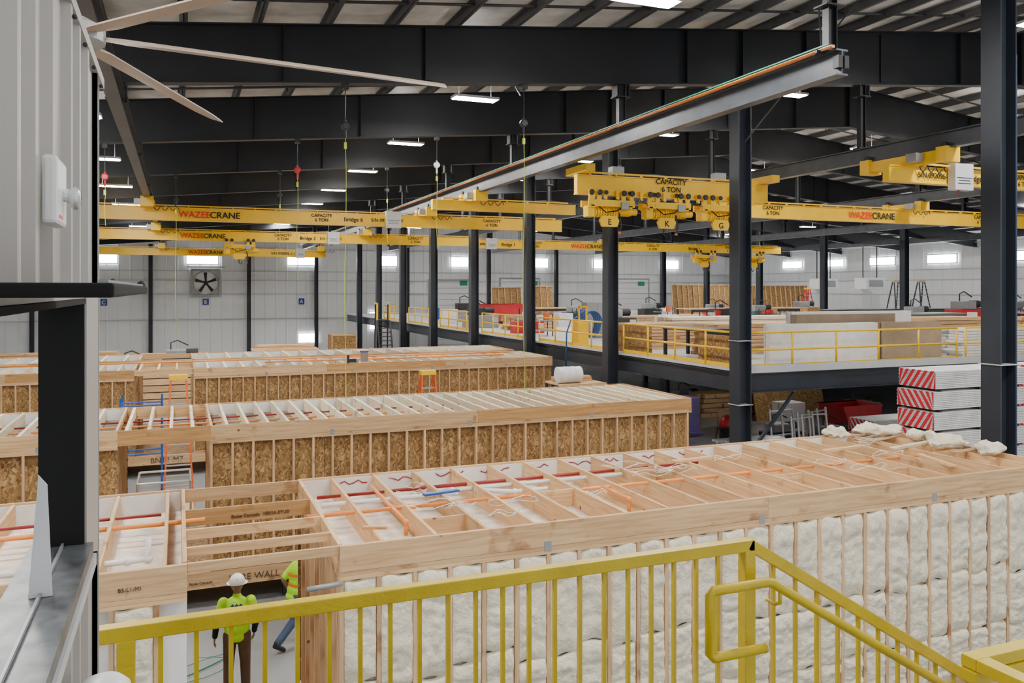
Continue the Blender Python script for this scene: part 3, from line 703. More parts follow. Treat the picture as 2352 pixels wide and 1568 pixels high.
G().box(X-.11,X+.018,wy0,wy1-.0,wz0-.029,wz0-.001).obj("window_sill",sillm,e)
G().box(X-.045,X-.04,wy0,wy1-.02,wz0,wz0+.008).obj("sill_track",grey,e)
G().box(X+.004,X+.024,wy0-.02,wy1+.01,wz0-.055,wz0-.03).obj("sill_flashing",lgrey,e)
G().box(-.19,-.052,.80,1.64,6.443,6.456).obj("awning_sash",black,e,bevel=.003)
G().box(-.066,-.058,.82,1.60,6.456,6.459).obj("sash_gasket",grey,e)
G().ball((-.10,1.5,6.461),.007,8,6).obj("sash_pin",dark,e);G().ball((-.062,1.62,6.459),.007,8,6).obj("sash_pin",dark,e)
t=T("leaflet","folded white printed card standing on a window sill","paper",(-.235,1.83,wz0))
G().add([(-.262,1.78,wz0),(-.222,1.78,wz0),(-.237,1.83,wz0+.2),(-.252,1.83,wz0+.22),(-.262,1.785,wz0),(-.222,1.785,wz0),(-.237,1.835,wz0+.2),(-.252,1.835,wz0+.22)],[(0,1,2,3),(7,6,5,4),(0,4,5,1),(1,5,6,2),(2,6,7,3),(3,7,4,0)]).obj("card_front",lgrey,t)
G().add([(-.262,1.88,wz0),(-.252,1.88,wz0),(-.245,1.832,wz0+.2),(-.25,1.832,wz0+.2),(-.262,1.885,wz0),(-.252,1.885,wz0),(-.245,1.837,wz0+.2),(-.25,1.837,wz0+.2)],[(0,1,2,3),(7,6,5,4),(0,4,5,1),(1,5,6,2),(2,6,7,3),(3,7,4,0)]).obj("card_back",lgrey,t)
t=T("emergency_light","white wall emergency light with a clear lamp head","lamp",(X+.02,1.42,6.55))
G().box(X+.017,X+.038,1.35,1.46,6.545,6.645).obj("light_body",whitep,t,bevel=.006)
G().tube([(X+.038,1.425,6.595),(X+.046,1.425,6.592)],.010,10).obj("lamp_neck",whitep,t)
G().lathe((X+.044,1.425,6.590),[(.010,0),(.017,.006),(.018,.012),(.012,.017)],16,'x').obj("lamp_head",glassy,t,smooth=True)
G().box(X+.038,X+.0385,1.37,1.41,6.555,6.56).obj("red_label",wazred,t)
t=T("dome_camera","small white dome housing fixed to the wall below the window","camera",(-.13,1.66,5.68))
G().lathe((-.125,1.66,5.70),[(.048,0),(.048,.02),(.044,.035),(.03,.048),(.01,.054)],20).obj("dome_cover",whitep,t,smooth=True)
G().box(X+.017,-.11,1.645,1.675,5.69,5.705).obj("wall_arm",whitep,t)
# ------------------------------------------------------------------ mezzanine
ZM=4.15
t=T("mezzanine_deck","raised steel mezzanine floor with dark edge beams","mezzanine",(36,48,3.51))
G().box(15.0,61.8,19.6,80,ZM-.08,ZM).obj("deck_slab",lgrey,t)
G().ibeam((15.0,19.6,ZM-.39),(61.8,19.6,ZM-.39),.25,.56).obj("edge_beam",steelc,t)
G().ibeam((15.12,19.75,ZM-.39),(15.12,80,ZM-.39),.25,.56).obj("edge_beam",steelc,t)
for y in [26.9+7.6*i for i in range(6)]: G().ibeam((15.3,y,ZM-.37),(61,y,ZM-.37),.2,.45).obj("cross_beam",steelc,t)
G().box(15.0,61.8,19.44,19.47,ZM-.1,ZM+.12).obj("toe_board",lgrey,t)
for x in(22,30,38,54):
    for y in(19.6,34.5,49.7): meta(G().ibeam((x,y,0),(x,y,ZM-.68),.25,.25).box(x-.2,x+.2,y-.2,y+.2,0,.02).obj("mezzanine_post",steelc),"dark steel post holding up a mezzanine","column","mezzanine posts")
meta(G().bar((16.9,19.6,3.4),(15.0,19.4,1.6),.08,.08).obj("knee_brace",steelc),"diagonal steel knee brace under the mezzanine edge","brace")
def railing(p0,p1,sp,z,h=1.05,r=.034):
    p0=Vector(p0);p1=Vector(p1);d=p1-p0;n=max(1,round(d.length/sp))
    t=T("safety_railing","yellow tubular safety railing at the mezzanine edge","railing",((p0+p1)/2).to_tuple()[:2]+(z,),"mezzanine railings")
    zz=Vector((0,0,1))
    for k,q in enumerate((h,h*.52)): G().tube([p0+zz*(z+q),p1+zz*(z+q)],r,8).obj("rail",yel,t,smooth=True)
    G().bar(p0+zz*(z+.07),p1+zz*(z+.07),.012,.12).obj("toe_plate",yel,t)
    for i in range(n+1):
        p=p0+d*i/n;G().tube([p+zz*z,p+zz*(z+h)],r,8).obj("post",yel,t,smooth=True)
P=lambda x,y:(x,y,0)
for i in range(6):
    railing(P(15.08,19.75+7.6*i),P(15.08,26.5+7.6*i),1.7,ZM)
railing(P(15.2,19.65),P(23.6,19.65),1.68,ZM);railing(P(24.0,19.65),P(31,19.65),1.75,ZM);railing(P(31.4,19.65),P(42,19.65),1.75,ZM)
def sheets(name,label,cat,x0,x1,y0,y1,z0,z1,m,n=6,axis='y',group=None):
    t=T(name,label,cat,((x0+x1)/2,(y0+y1)/2,z0),group)
    for i in range(n):
        j=random.uniform(-.03,.03)
        if axis=='y': a=y0+(y1-y0)*i/n;G().box(x0+j,x1+j,a,a+(y1-y0)/n*.85,z0,z1-random.uniform(0,.02)).obj("sheet",m,t)
        elif axis=='x': a=x0+(x1-x0)*i/n;G().box(a,a+(x1-x0)/n*.85,y0+j,y1+j,z0,z1-random.uniform(0,.02)).obj("sheet",m,t)
    return t
sheets("drywall_stack","white drywall sheets standing on edge","drywall",16.7,21.0,20.4,20.7,ZM,ZM+1.25,dry,6)
sheets("board_stack","brown fibreboard sheets standing on edge","board",21.1,23.7,20.3,20.6,ZM,ZM+1.25,tanb,5)
sheets("board_stack","brown fibreboard sheets leaning behind drywall","board",18.4,22.6,21.2,21.5,ZM,ZM+1.5,tanb,4)
sheets("drywall_stack","tall white drywall sheets standing on edge","drywall",19.2,24.6,22.4,22.7,ZM,ZM+1.55,dry,4)
sheets("osb_stack","strand board sheets standing on edge beside a railing","board",15.4,15.6,20.6,22.3,ZM,ZM+.9,osb,4,'x')
sheets("osb_stack","strand board sheets standing on edge beside a railing","board",15.4,15.6,25.4,27.6,ZM,ZM+1.0,osb,4,'x')
def lumber(x0,x1,y0,y1,z0,z1,m=wx,lab="bundle of long lumber boards stacked flat",nz=5,ny=5,group="lumber bundles"):
    t=T("lumber_stack",lab,"lumber",((x0+x1)/2,(y0+y1)/2,z0),group)
    along=(x1-x0)>(y1-y0)
    for k in range(nz):
        z=z0+(z1-z0)*k/nz;h=(z1-z0)/nz*.86
        for j in range(ny):
            o=random.uniform(-.15,.15)
            if along: a=y0+(y1-y0)*j/ny;G().box(x0+o,x1+o,a,a+(y1-y0)/ny*.9,z,z+h).obj("board",m,t)
            else: a=x0+(x1-x0)*j/ny;G().box(a,a+(x1-x0)/ny*.9,y0+o,y1+o,z,z+h).obj("board",m,t)
lumber(17.2,22.5,24,25.2,ZM,ZM+1.1,wx,nz=8);lumber(16.4,19.8,27.6,29,ZM,ZM+1.0,wx,nz=8);lumber(25.5,31,24.5,26,ZM,ZM+1.2,wx,nz=8)
lumber(25,28.3,20.6,21.9,ZM,ZM+.95,dry,"bundle of wrapped white boards lying flat",10,2)
lumber(20,27,31,32.5,ZM,ZM+1.1,pale,nz=7);lumber(28,35,33,35,ZM,ZM+.9);lumber(32,39,23,24.5,ZM,ZM+1.2,nz=7);lumber(36,43,30,32,ZM,ZM+.7,pale)
lumber(17.5,20.2,43,45,ZM,ZM+.8);lumber(26,34,44,46,ZM,ZM+.7);lumber(29.2,33,20.7,22,ZM,ZM+1.0,wx,nz=8);lumber(48,56,28,30,ZM,ZM+1.0,pale)
def table(x0,x1,y0,y1,z,h,m,label,top=wx):
    t=T("work_table",label,"table",((x0+x1)/2,(y0+y1)/2,z),"work tables")
    G().box(x0,x1,y0,y1,z+h-.08,z+h).obj("table_top",top,t)
    for x in(x0+.08,x1-.08):
        for y in(y0+.08,y1-.08): G().box(x-.05,x+.05,y-.05,y+.05,z,z+h-.08).obj("leg",m,t)
    G().box(x0,x1,y0,y0+.05,z+h-.25,z+h-.08).obj("apron",m,t)
table(15.9,17.0,22.6,25.2,ZM,1.0,dark,"dark steel work bench beside a railing",dark)
def wallpanel(x0,x1,y,z0,h,label,lean=.4,m=osb):
    t=T("framed_wall_panel",label,"wall panel",((x0+x1)/2,y,z0),"framed wall panels")
    def q(z): return y+lean*(z-z0)/h
    G().bar((x0,q(z0),z0+.03),(x1,q(z0),z0+.03),.1,.05).obj("bottom_plate",wx,t)
    G().bar((x0,q(z0+h),z0+h),(x1,q(z0+h),z0+h),.1,.08).obj("top_plate",wx,t)
    x=x0+.03
    while x<=x1:
        G().bar((x,q(z0),z0),(x,q(z0+h),z0+h),.06,.1,up=(0,1,0)).obj("stud",wz,t);x+=.6
    G().add([(x0,q(z0)+.06,z0),(x1,q(z0)+.06,z0),(x1,q(z0+h)+.06,z0+h),(x0,q(z0+h)+.06,z0+h),(x0,q(z0)+.08,z0),(x1,q(z0)+.08,z0),(x1,q(z0+h)+.08,z0+h),(x0,q(z0+h)+.08,z0+h)],[(0,1,2,3),(7,6,5,4),(0,4,5,1),(1,5,6,2),(2,6,7,3),(3,7,4,0)]).obj("sheathing",m,t)
wallpanel(43.5,51.5,67,ZM,2.75,"long framed timber wall panel with strand board standing upright")
wallpanel(51.9,59,66,ZM,2.7,"long framed timber wall panel with strand board standing upright")
wallpanel(25.2,28,67,ZM,2.5,"short framed timber wall panel leaning upright")
wallpanel(28.2,30.6,66,ZM,2.6,"short framed timber wall panel leaning upright")
def hopper(x,y,z,w,h,dp,label="red steel tipping hopper"):
    t=T("tipping_hopper",label,"hopper",(x,y,z))
    prof=[(-w/2,h),(w*.5,h),(w*.42,.35*h),(w*.15,.18*h),(-w*.25,.18*h)]
    vs=[(x+a,y-dp/2,z+b) for a,b in prof]+[(x+a,y+dp/2,z+b) for a,b in prof];n=5
    fs=[(0,1,2,3,4)[::-1],(5,6,7,8,9)]+[(i,i+1,i+1+n,i+n) for i in range(1,4)]+[(4,0,5,9)]
    G().add(vs,fs).obj("hopper_bin",red,t)
    G().box(x-w/2,x+w/2,y-dp/2-.03,y-dp/2,z+h-.06,z+h).obj("rim_lip",red,t);G().box(x-w/2,x+w/2,y+dp/2,y+dp/2+.03,z+h-.06,z+h).obj("rim_lip",red,t)
    for q in(-.35,.2): G().box(x-w*.3,x+w*.4,y+dp*q,y+dp*(q+.15),z,z+.18*h).obj("fork_skid",dark,t)
hopper(19.6,51,ZM,3.0,1.35,1.6,"red steel tipping hopper on the mezzanine");hopper(27.2,28.0,0,2.2,1.5,1.5,"red steel tipping hopper on the factory floor")
t=T("hose_reel_stand","yellow steel stand holding a coiled blue air hose","hose reel",(15.9,31.4,ZM))
x,y=15.9,31.4
G().box(x-.35,x+.15,y-.25,y+.25,ZM,ZM+.95).obj("cabinet",yel,t,bevel=.02)
G().box(x-.3,x-.24,y-.2,y-.14,ZM+.95,ZM+1.6).box(x+.05,x+.11,y-.2,y-.14,ZM+.95,ZM+1.6).box(x-.3,x+.11,y-.2,y-.14,ZM+1.55,ZM+1.62).obj("stand_frame",yel,t)
pts=[(x+.45+.42*math.cos(k*.45),y-.1+.012*k,ZM+.85+.55*math.sin(k*.45)) for k in range(70)]
G().tube(pts,.04,8).obj("coiled_hose",bluefl,t,smooth=True)
G().tube([(x-.35,y-.3,ZM+1.2),(x-.75,y-.35,ZM+1.0),(x-.93,y-.35,ZM+.5),(x-.98,y-.4,ZM-.3),(x-.99,y-.4,ZM-.9)],.03,8).obj("hanging_hose",bluefl,t,smooth=True)
t=T("electrical_cabinet","grey electrical cabinet standing on the mezzanine","cabinet",(18.5,35.3,ZM))
G().box(17.9,19.1,35,35.5,ZM,ZM+1.7).obj("cabinet_body",grey,t,bevel=.02);G().box(17.94,18.49,34.97,35,ZM+.1,ZM+1.6).obj("cabinet_door",grey,t);G().box(18.51,19.06,34.97,35,ZM+.1,ZM+1.6).obj("cabinet_door",grey,t);G().box(18.42,18.46,34.93,34.97,ZM+.7,ZM+.9).obj("door_handle",dark,t)
table(20,30,27.8,29.6,ZM,.9,dark,"long dark framing table with lumber top");table(32,44,36,38,ZM,.9,mach,"long green framing table",grey)
table(40,55,43,45,ZM,.95,mach,"long green framing table",dark);table(34,45,50,52,ZM,.95,dark,"long dark framing table")
table(47,59,33,35,ZM,.95,dark,"long dark framing table with lumber top");table(22,31,58,60,ZM,.9,dark,"long dark framing table with lumber top")
def machine(x,y,z,s,m,label):
    t=T("workshop_machine",label,"machine",(x,y,z),"workshop machines")
    G().box(x-.9*s,x+.9*s,y-.5*s,y+.5*s,z,z+.7*s).obj("machine_base",m,t,bevel=.03)
    G().box(x-.7*s,x+.2*s,y-.35*s,y+.35*s,z+.7*s,z+1.1*s).obj("machine_head",grey if m is not grey else dark,t,bevel=.05)
    G().tube([(x+.2*s,y,z+.95*s),(x+.75*s,y,z+.95*s)],.18*s,12).obj("motor",dark,t)
    G().box(x+.5*s,x+.85*s,y-.52*s,y-.48*s,z+.3*s,z+.6*s).obj("control_panel",lgrey,t)
    G().tube([(x-.5*s,y,z+1.1*s),(x-.5*s,y,z+1.45*s),(x-.2*s,y,z+1.55*s),(x+.3*s,y,z+1.3*s)],.03*s,8).obj("hose_arm",dark,t)
for x,y,s,m,l in((49,40,1.4,red,"red workshop machine with a motor"),(44.5,40,1.1,mach,"green workshop machine with a motor"),(52.7,40.5,1.2,grey,"grey workshop machine with a motor"),(38,47.5,1.1,mach,"green workshop machine with a motor"),
    (56.5,42,1.3,red,"red workshop machine with a motor"),(19.5,57,1.2,grey,"grey workshop machine with a motor"),(25,50,1.1,dark,"dark workshop machine with a motor"),(17,47.3,1.1,grey,"grey workshop machine with a motor"),(35,57,1.1,dark,"dark workshop machine with a motor"),(48.5,55,1.2,mach,"green workshop machine with a motor"),
    (22.4,40.2,1.1,dark,"dark workshop machine with a motor"),(29,39.5,1.1,grey,"grey workshop machine with a motor"),(17.2,40.5,.9,red,"red workshop machine with a motor"),(41,57,1.0,red,"red workshop machine with a motor")):
    machine(x,y,ZM,s,m,l)
def carton(x,y,z,w,d,h,m=card,lab="brown cardboard carton with a taped lid"):
    t=T("carton",lab,"box",(x,y,z),"cartons");G().box(x-w/2,x+w/2,y-d/2,y+d/2,z,z+h).obj("carton_body",m,t,bevel=.01)
    G().box(x-w/2-.002,x+w/2+.002,y-.03,y+.03,z+h*.7,z+h+.003).obj("tape",tanb,t)
def can(x,y,z,r,h,m,lab):
    t=T("drum_can",lab,"drum",(x,y,z),"drums and cans");G().lathe((x,y,z),[(r*.97,0),(r,.02),(r*.97,.04),(r*.97,h*.33),(r,h*.34),(r*.97,h*.36),(r*.97,h*.66),(r,h*.67),(r*.97,h*.69),(r*.97,h*.96),(r,h)],18).obj("drum_body",m,t);G().lathe((x+r*.4,y,z+h),[(.05,0),(.05,.02)],10).obj("drum_bung",dark,t)
def ucart(x,y,z,m,cols,lab="tubular shelf cart loaded with small goods"):
    t=T("utility_cart",lab,"cart",(x,y,z),"utility carts")
    for q in(.25,.75): G().box(x-.6,x+.6,y-.35,y+.35,z+q,z+q+.05).obj("cart_shelf",m,t)
    for a in(-.56,.56):
        for b in(-.31,.31): G().box(x+a-.02,x+a+.02,y+b-.02,y+b+.02,z,z+1.1).obj("cart_post",dark,t)
    for q in range(3): G().box(x-.5+q*.35,x-.25+q*.35,y-.2,y+.1,z+.8,z+.95+.1*q).obj("goods_box",random.choice(cols),t)
random.seed(21)
mezspots=[(23.4+i*1.9,36.5+ (i%3)*.8) for i in range(4)]+[(32+i*2.3,41+(i%2)) for i in range(4)]+[(16.6,37.5),(16.8,53),(18.6,62),(21.5,62.5),(37.5,27.2),(40,27.5),(42.5,27.8),(45,24),(35,27.4),(24,47.5),(22.2,46.5),(29,54),(31,49),(43.6,47.8),(46.5,37.6),(50.5,37.2),(54,37.5),(34.5,29.2),(45,31.5),(57.5,38.2),(55.4,46),(51.5,47.5)]
cols=[card,blue,lgrey,red,dark,whitep,mach,orangel]
for i,(x,y) in enumerate(mezspots):
    k=i%3
    if k==0: carton(x,y,ZM,random.uniform(.7,1.2),.7,random.uniform(.6,1.2),random.choice([card,lgrey,whitep,osb]),"box shaped carton stacked on the mezzanine")
    elif k==1: can(x,y,ZM,.3,.88,random.choice([blue,red,dark,whitep,yel]),"upright steel drum on the mezzanine")
    else: ucart(x,y,ZM,random.choice([red,dark,blue,grey]),cols)
for i,(x,y) in enumerate(((17.6,29.5),(19.4,30.2),(23.0,27.4),(24.2,31.9),(26.2,34.2),(29.6,29.6),(31.5,31.8),(22.4,33.8),(17.2,36),(20.5,39.5),(25.8,38.5),(16.9,26.9),(18.2,28.2),(25.4,29.8),(24.6,26.3),(29.4,26.2),(16.3,30.9),(22.8,30.3),(27.6,25.2))):
    if i%4==0: can(x,y,0,.3,.88,random.choice([blue,dark,whitep]),"upright steel drum under the mezzanine")
    elif i%4==1: carton(x,y,0,1.1,.9,random.uniform(.8,1.6),random.choice([card,whitep,lgrey]),"tall carton on the floor under the mezzanine")
    elif i%4==2: machine(x,y,0,.9,random.choice([dark,grey,blue]),"workshop machine under the mezzanine deck")
    else: ucart(x,y,0,random.choice([red,dark,blue,grey]),cols,"shelf cart with small goods under the mezzanine")
def stepladder(x,y,z,h,side,topm,label,w=.6,tilt=.28):
    t=T("step_ladder",label,"ladder",(x,y,z),"step ladders")
    d=h*tilt;tw=w*.5
    def L(sx,f): return ((x+sx*w/2,y-d/2 if f else y+d/2,z),(x+sx*tw/2,y-.08 if f else y+.08,z+h-.05))
    for f in(1,0):
        for sx in(-1,1):
            a,b=L(sx,f);G().bar(a,b,.05,.09,up=(0,1,0)).obj("side_rail",side,t)
    n=int(h/.3)
    for i in range(1,n):
        f=i*.3/h;ww=w+(tw-w)*f
        G().box(x-ww/2,x+ww/2,y-d/2+(d/2-.08)*f-.05,y-d/2+(d/2-.08)*f+.05,z+i*.3,z+i*.3+.03).obj("step",alu,t)
        if i%2==0: G().box(x-ww/2,x+ww/2,y+d/2-(d/2-.08)*f-.015,y+d/2-(d/2-.08)*f+.015,z+i*.3,z+i*.3+.03).obj("rear_brace",alu,t)
    G().box(x-tw/2-.05,x+tw/2+.05,y-.15,y+.15,z+h-.08,z+h+.08).obj("top_cap",topm,t,bevel=.01)
stepladder(8.1,28,0,3.55,orangel,yel,"orange fibreglass step ladder with a yellow cap",.9)
stepladder(0.0,27,0,3.8,orangel,yel,"tall orange fibreglass step ladder with a yellow cap",.85)
stepladder(55.5,52,ZM,3.0,dark,wx,"tall dark step ladder on the mezzanine",1.2,.4);stepladder(58.3,52,ZM,3.0,dark,wx,"tall dark step ladder on the mezzanine",1.2,.4)
stepladder(51.5,58,ZM,2.4,red,yel,"red step ladder on the mezzanine",.9,.4)
t=T("scaffold_frame","blue steel rolling scaffold frame","scaffold",(-1.1,29.2,0))
g=G()
for x in(-1.7,-.5):
    for y in(28.9,29.7): g.tube([(x,y,.12),(x,y,3.0)],.03,8)
for z in(1.2,2.4,2.75):
    for y in(28.9,29.7): g.tube([(-1.7,y,z),(-.5,y,z)],.025,8)
    for x in(-1.7,-.5): g.tube([(x,28.9,z),(x,29.7,z)],.025,8)
g.obj("frame_tubes",blue,t)
for x in(-1.7,-.5):
    for y in(28.9,29.7): G().lathe((x-.03,y,.07),[(.07,0),(.07,.06)],12,'x').obj("caster",dark,t)
t=T("rolling_ladder","tall black and yellow rolling platform ladder","ladder",(13.3,57,0))
for s in(-1,1):
    G().bar((13.3+s*.45,55.4,0.05),(13.3+s*.45,57,4.3),.09,.14).obj("ladder_side",dark,t);G().tube([(13.3+s*.45,57.9,0.05),(13.3+s*.45,57.6,5.4)],.05,8).obj("rear_leg",dark,t);G().tube([(13.3+s*.45,57,4.3),(13.3+s*.45,57,5.5),(13.3+s*.45,57.9,5.5)],.06,8).obj("guard_rail",yel,t)
for i in range(1,15): G().box(12.9,13.7,55.4+1.6*i/15-.1,55.4+1.6*i/15+.1,.3*i*.96,.3*i*.96+.05).obj("step",dark,t)
G().box(12.85,13.75,57,57.9,4.3,4.36).obj("platform",dark,t)
for x,y in((57,62),(57,56.3)):
    t=T("unit_heater","white ceiling hung unit heater","heater",(x,y,6.3),"unit heaters")
    G().box(x-1.1,x+1.1,y-.7,y+.7,6.5,7.5).obj("heater_body",whitep,t,bevel=.05);G().add([(x-.8,y-.7,6.5),(x+.8,y-.7,6.5),(x+.5,y-.9,6.1),(x-.5,y-.9,6.1),(x-.8,y+.3,6.5),(x+.8,y+.3,6.5),(x+.5,y+.2,6.1),(x-.5,y+.2,6.1)],HEX).obj("discharge_hood",lgrey,t)
    G().box(x-.8,x+.8,y-.73,y-.705,6.7,7.3).obj("louver_grille",grey,t)
    for s in(-.8,.8): G().tube([(x+s,y,7.5),(x+s,y,zb(x))],.05,6).obj("hanger_rod",dark,t)
# ------------------------------------------------------------------ under mezz
def drywall_stack(x0,x1,y0,y1,nb,label):
    t=T("drywall_bundle_stack",label,"drywall",((x0+x1)/2,(y0+y1)/2,0),"drywall bundles")
    h=.47;z=.0
    for b in range(nb):
        for xx in(x0+.25,(x0+x1)/2,x1-.25): G().box(xx-.05,xx+.05,y0+.02,y1-.02,z,z+.07).obj("spacer",dark,t)
        z+=.07
        g=G()
        jx=random.uniform(-.05,.05)
        for i in range(10):
            j=.008*(i%2);g.box(x0+j+jx,x1-j+jx,y0+j,y1-j,z+i*h/10,z+(i+1)*h/10-.010)
        g.obj("board_bundle",dry,t)
        g=G();sgn=1 if b%2 else -1;pw=(y1-y0)/6
        cl=lambda v:min(max(v,y0+.01),y1-.01)
        for k in range(-2,9):
            yy=y0+k*pw;w=pw*.55;sh=.16*sgn
            a,b1,c,d=cl(yy+sh),cl(yy+w+sh),cl(yy+w-sh),cl(yy-sh)
            if max(a,b1,c,d)-min(a,b1,c,d)<.05: continue
            g.add([(x0-.006+jx,a,z),(x0-.006+jx,b1,z),(x0-.006+jx,c,z+h-.008),(x0-.006+jx,d,z+h-.008)],[(0,1,2,3)])
        g.obj("red_striped_tape",redst,t)
        z+=h
drywall_stack(18.3,21.7,15.9,17.1,8,"tall stack of white drywall bundles with red striped end tape")
drywall_stack(22.3,26.3,15.9,17.1,8,"tall stack of white drywall bundles with red striped end tape")
drywall_stack(23.6,26.0,23.2,24.4,3,"low stack of drywall bundles with red striped end tape")
x,y=21.2,28.6
t=T("industrial_vacuum","red and black drum vacuum on casters","vacuum",(x,y,0))
G().lathe((x,y,.12),[(.3,0),(.33,.05),(.33,.6),(.34,.62)],20).obj("vacuum_drum",dark,t,smooth=True)
G().lathe((x,y,.74),[(.34,0),(.34,.1),(.28,.3),(.2,.45),(.05,.5)],20).obj("vacuum_head",red,t,smooth=True)
for a in range(4): G().ball((x+.3*math.cos(a*1.57),y+.3*math.sin(a*1.57),.06),.06,8,6).obj("caster",black,t)
G().tube([(x-.3,y-.2,.6),(x-.7,y-.3,.8),(x-.8,y-.3,.3),(x-.4,y-.5,.08)],.04,8).obj("vacuum_hose",dark,t,smooth=True)
for i,(x,y,a) in enumerate(((20.9,23.6,.2),(21.8,24.1,-.15),(22.6,24.7,.3),(21.4,25.3,.1))):
    t=T("window_frame_rack","bare aluminium window frame standing upright","frame",(x,y,0),"window frames")
    w,h=1.2,1.9;dx,dy=math.cos(a)*w/2,math.sin(a)*w/2
    for s in(-1,0,1): G().bar((x+s*dx,y+s*dy,0),(x+s*dx+.1,y+s*dy+.35,h),.06,.06).obj("upright",alu,t)
    for z in(.05,.9,1.8): G().bar((x-dx+.1*z/h,y-dy+.35*z/h,z),(x+dx+.1*z/h,y+dy+.35*z/h,z),.05,.05).obj("crossbar",alu,t)
def leanosb(x0,x1,y,h,label):
    t=T("plywood_sheet",label,"board",((x0+x1)/2,y,0))
    G().add([(x0,y,0),(x1,y,0),(x1,y+.5,h),(x0,y+.5,h),(x0,y+.04,0),(x1,y+.04,0),(x1,y+.54,h),(x0,y+.54,h)],[(0,1,2,3),(7,6,5,4),(0,4,5,1),(1,5,6,2),(2,6,7,3),(3,7,4,0)]).obj("sheet",osb,t)
leanosb(26.2,30.5,33,2.4,"strand board sheet leaning upright under the mezzanine")
table(16.2,18.8,21.6,23.0,0,1.3,dark,"work bench covered with white boards",dry);table(17,21,32,34,0,1.0,dark,"work bench under the mezzanine",dry)
lumber(16.4,18.6,21.8,22.8,1.3,1.55,alu,"pile of aluminium profiles on a bench",3,6)
meta(G().box(18.2,21.4,30.8,31.8,0,1.7).box(18.1,21.5,30.7,31.9,.1,.2).obj("wrapped_pallet",purple,bevel=.05),"purple wrapped pallet of goods on the floor","pallet")
lumber(24.5,28,35,36.4,0,1.2);lumber(32,38,22,24,0,1.4,dry,"pallet of white boards lying flat",6,1)
for x,y in((19,23),(19,31),(26,23),(26,31),(34,26)):
    t=T("strip_light","white strip light fixed under the mezzanine beams","lamp",(x,y,3.3),"mezzanine strip lights")
    G().box(x-.6,x+.6,y-.08,y+.08,3.35,3.42).obj("lamp_housing",whitep,t);G().box(x-.58,x+.58,y-.06,y+.06,3.33,3.349).obj("lamp_tube",stripm,t)
    for s in(-.5,.5): G().tube([(x+s,y,3.42),(x+s,y,ZM-.08)],.006,5).obj("suspension_cable",grey,t)
t=T("storage_rack","tall steel storage rack with timber shelves","rack",(13.3,27.0,0))
for x in(12.5,14.2):
    for y in(26.3,27.6): G().box(x-.04,x+.04,y-.04,y+.04,0,3.05).obj("upright",steelc,t)
for z in(1.2,2.2,3.05): G().box(12.45,14.25,26.25,27.65,z,z+.06).obj("shelf",wx,t)
t=T("steel_drum","white steel drum lying on its side on a rack","drum",(12.9,26.7,3.11))
G().lathe((12.5,26.7,3.41),[(.28,0),(.3,.01),(.29,.03),(.29,.3),(.305,.31),(.29,.33),(.29,.58),(.305,.59),(.29,.61),(.29,.87),(.3,.89),(.28,.9)],24,'x').obj("drum_shell",whitep,t,smooth=True)
lumber(12.6,14.1,27.05,27.5,3.11,3.3,wx,"short boards lying on a rack",2,3)
# ------------------------------------------------------------------ back-left items
for x0,x1,y,z in((-11,-3.5,60,2.1),(4.6,9,58,2.4),(-3,2,64,1.6),(8.9,10.7,64,1.4)):
    table(x0,x1,y,y+1.5,0,z,wz,"timber framed work table loaded with lumber",wx);lumber(x0+.3,x1-.3,y+.3,y+1.2,z,z+.3,wx,"small pile of boards on a table",2,3)
for x0,x1,y in((-9.5,-6,54),(-2,1,50),(3,8,47),(9,13,44)):
    lumber(x0,x1,y,y+1.3,0,2.3,wx,"tall bundle of lumber boards on the floor",6,4)
machine(.2,57,1.2,1.3,dark,"black workshop machine on a plinth");meta(G().box(-1.2,1.6,56.2,57.8,0,1.12).box(-1.3,1.7,56.1,57.9,1.12,1.2).obj("machine_plinth",wx),"timber plinth under a machine","plinth")
for i,(x,y,z) in enumerate(((10.9,60,0),(12.0,62.5,0),(11.0,60.2,1.62))):
    t=T("plywood_crate","strand board crate with timber battens","crate",(x,y,z),"crates")
    G().box(x-.9,x+.9,y-.8,y+.8,z,z+1.6).obj("crate_body",osb,t);g=G()
    for q in(-.9,.82): g.box(x+q,x+q+.08,y-.84,y-.8,z,z+1.6)
    for q in(0,1.52): g.box(x-.82,x+.82,y-.84,y-.8,z+q,z+q+.08)
    g.obj("batten",wx,t)
t=T("plastic_bucket","grey plastic bucket with a blue rim standing on joists","bucket",(6.6,31.5,3.7))
G().lathe((6.6,31.5,3.7),[(.13,0),(.16,.36),(.17,.36),(.17,.39)],18).obj("bucket_body",lgrey,t,smooth=True);G().lathe((6.6,31.5,4.06),[(.175,0),(.175,.05)],18).obj("bucket_rim",blue,t)
t=T("nail_gun","black nail gun resting on joists","tool",(6.0,31.1,3.7));G().box(5.85,6.2,31.0,31.1,3.72,3.86).tube([(5.9,31.05,3.7),(5.9,31.05,4.0)],.05,8).obj("tool_body",dark,t,bevel=.01);G().box(6.2,6.3,31.03,31.08,3.7,3.8).obj("tool_nose",grey,t)
for x,y in((-4.4,57.2),(-2.6,61.3)): machine(x,y,0,1.5,dark,"dark workshop machine on the floor")
t=T("material_cart","tubular steel material cart with casters","cart",(-.4,25,0))
for x in(-1,.3):
    for y in(23.5,25): G().tube([(x,y,.1),(x,y,1.4)],.03,8).obj("cart_post",alu,t)
G().box(-1.1,.4,23.4,25.1,.4,.46).obj("cart_deck",wx,t);G().tube([(-1,23.5,1.4),(.3,23.5,1.4),(.3,25,1.4),(-1,25,1.4),(-1,23.5,1.4)],.03,8).obj("cart_rail",alu,t)
plank(1.4,12.95,0,2.4,.14,.09,.1,wx,"long board lying on the floor near workers","floor_board")
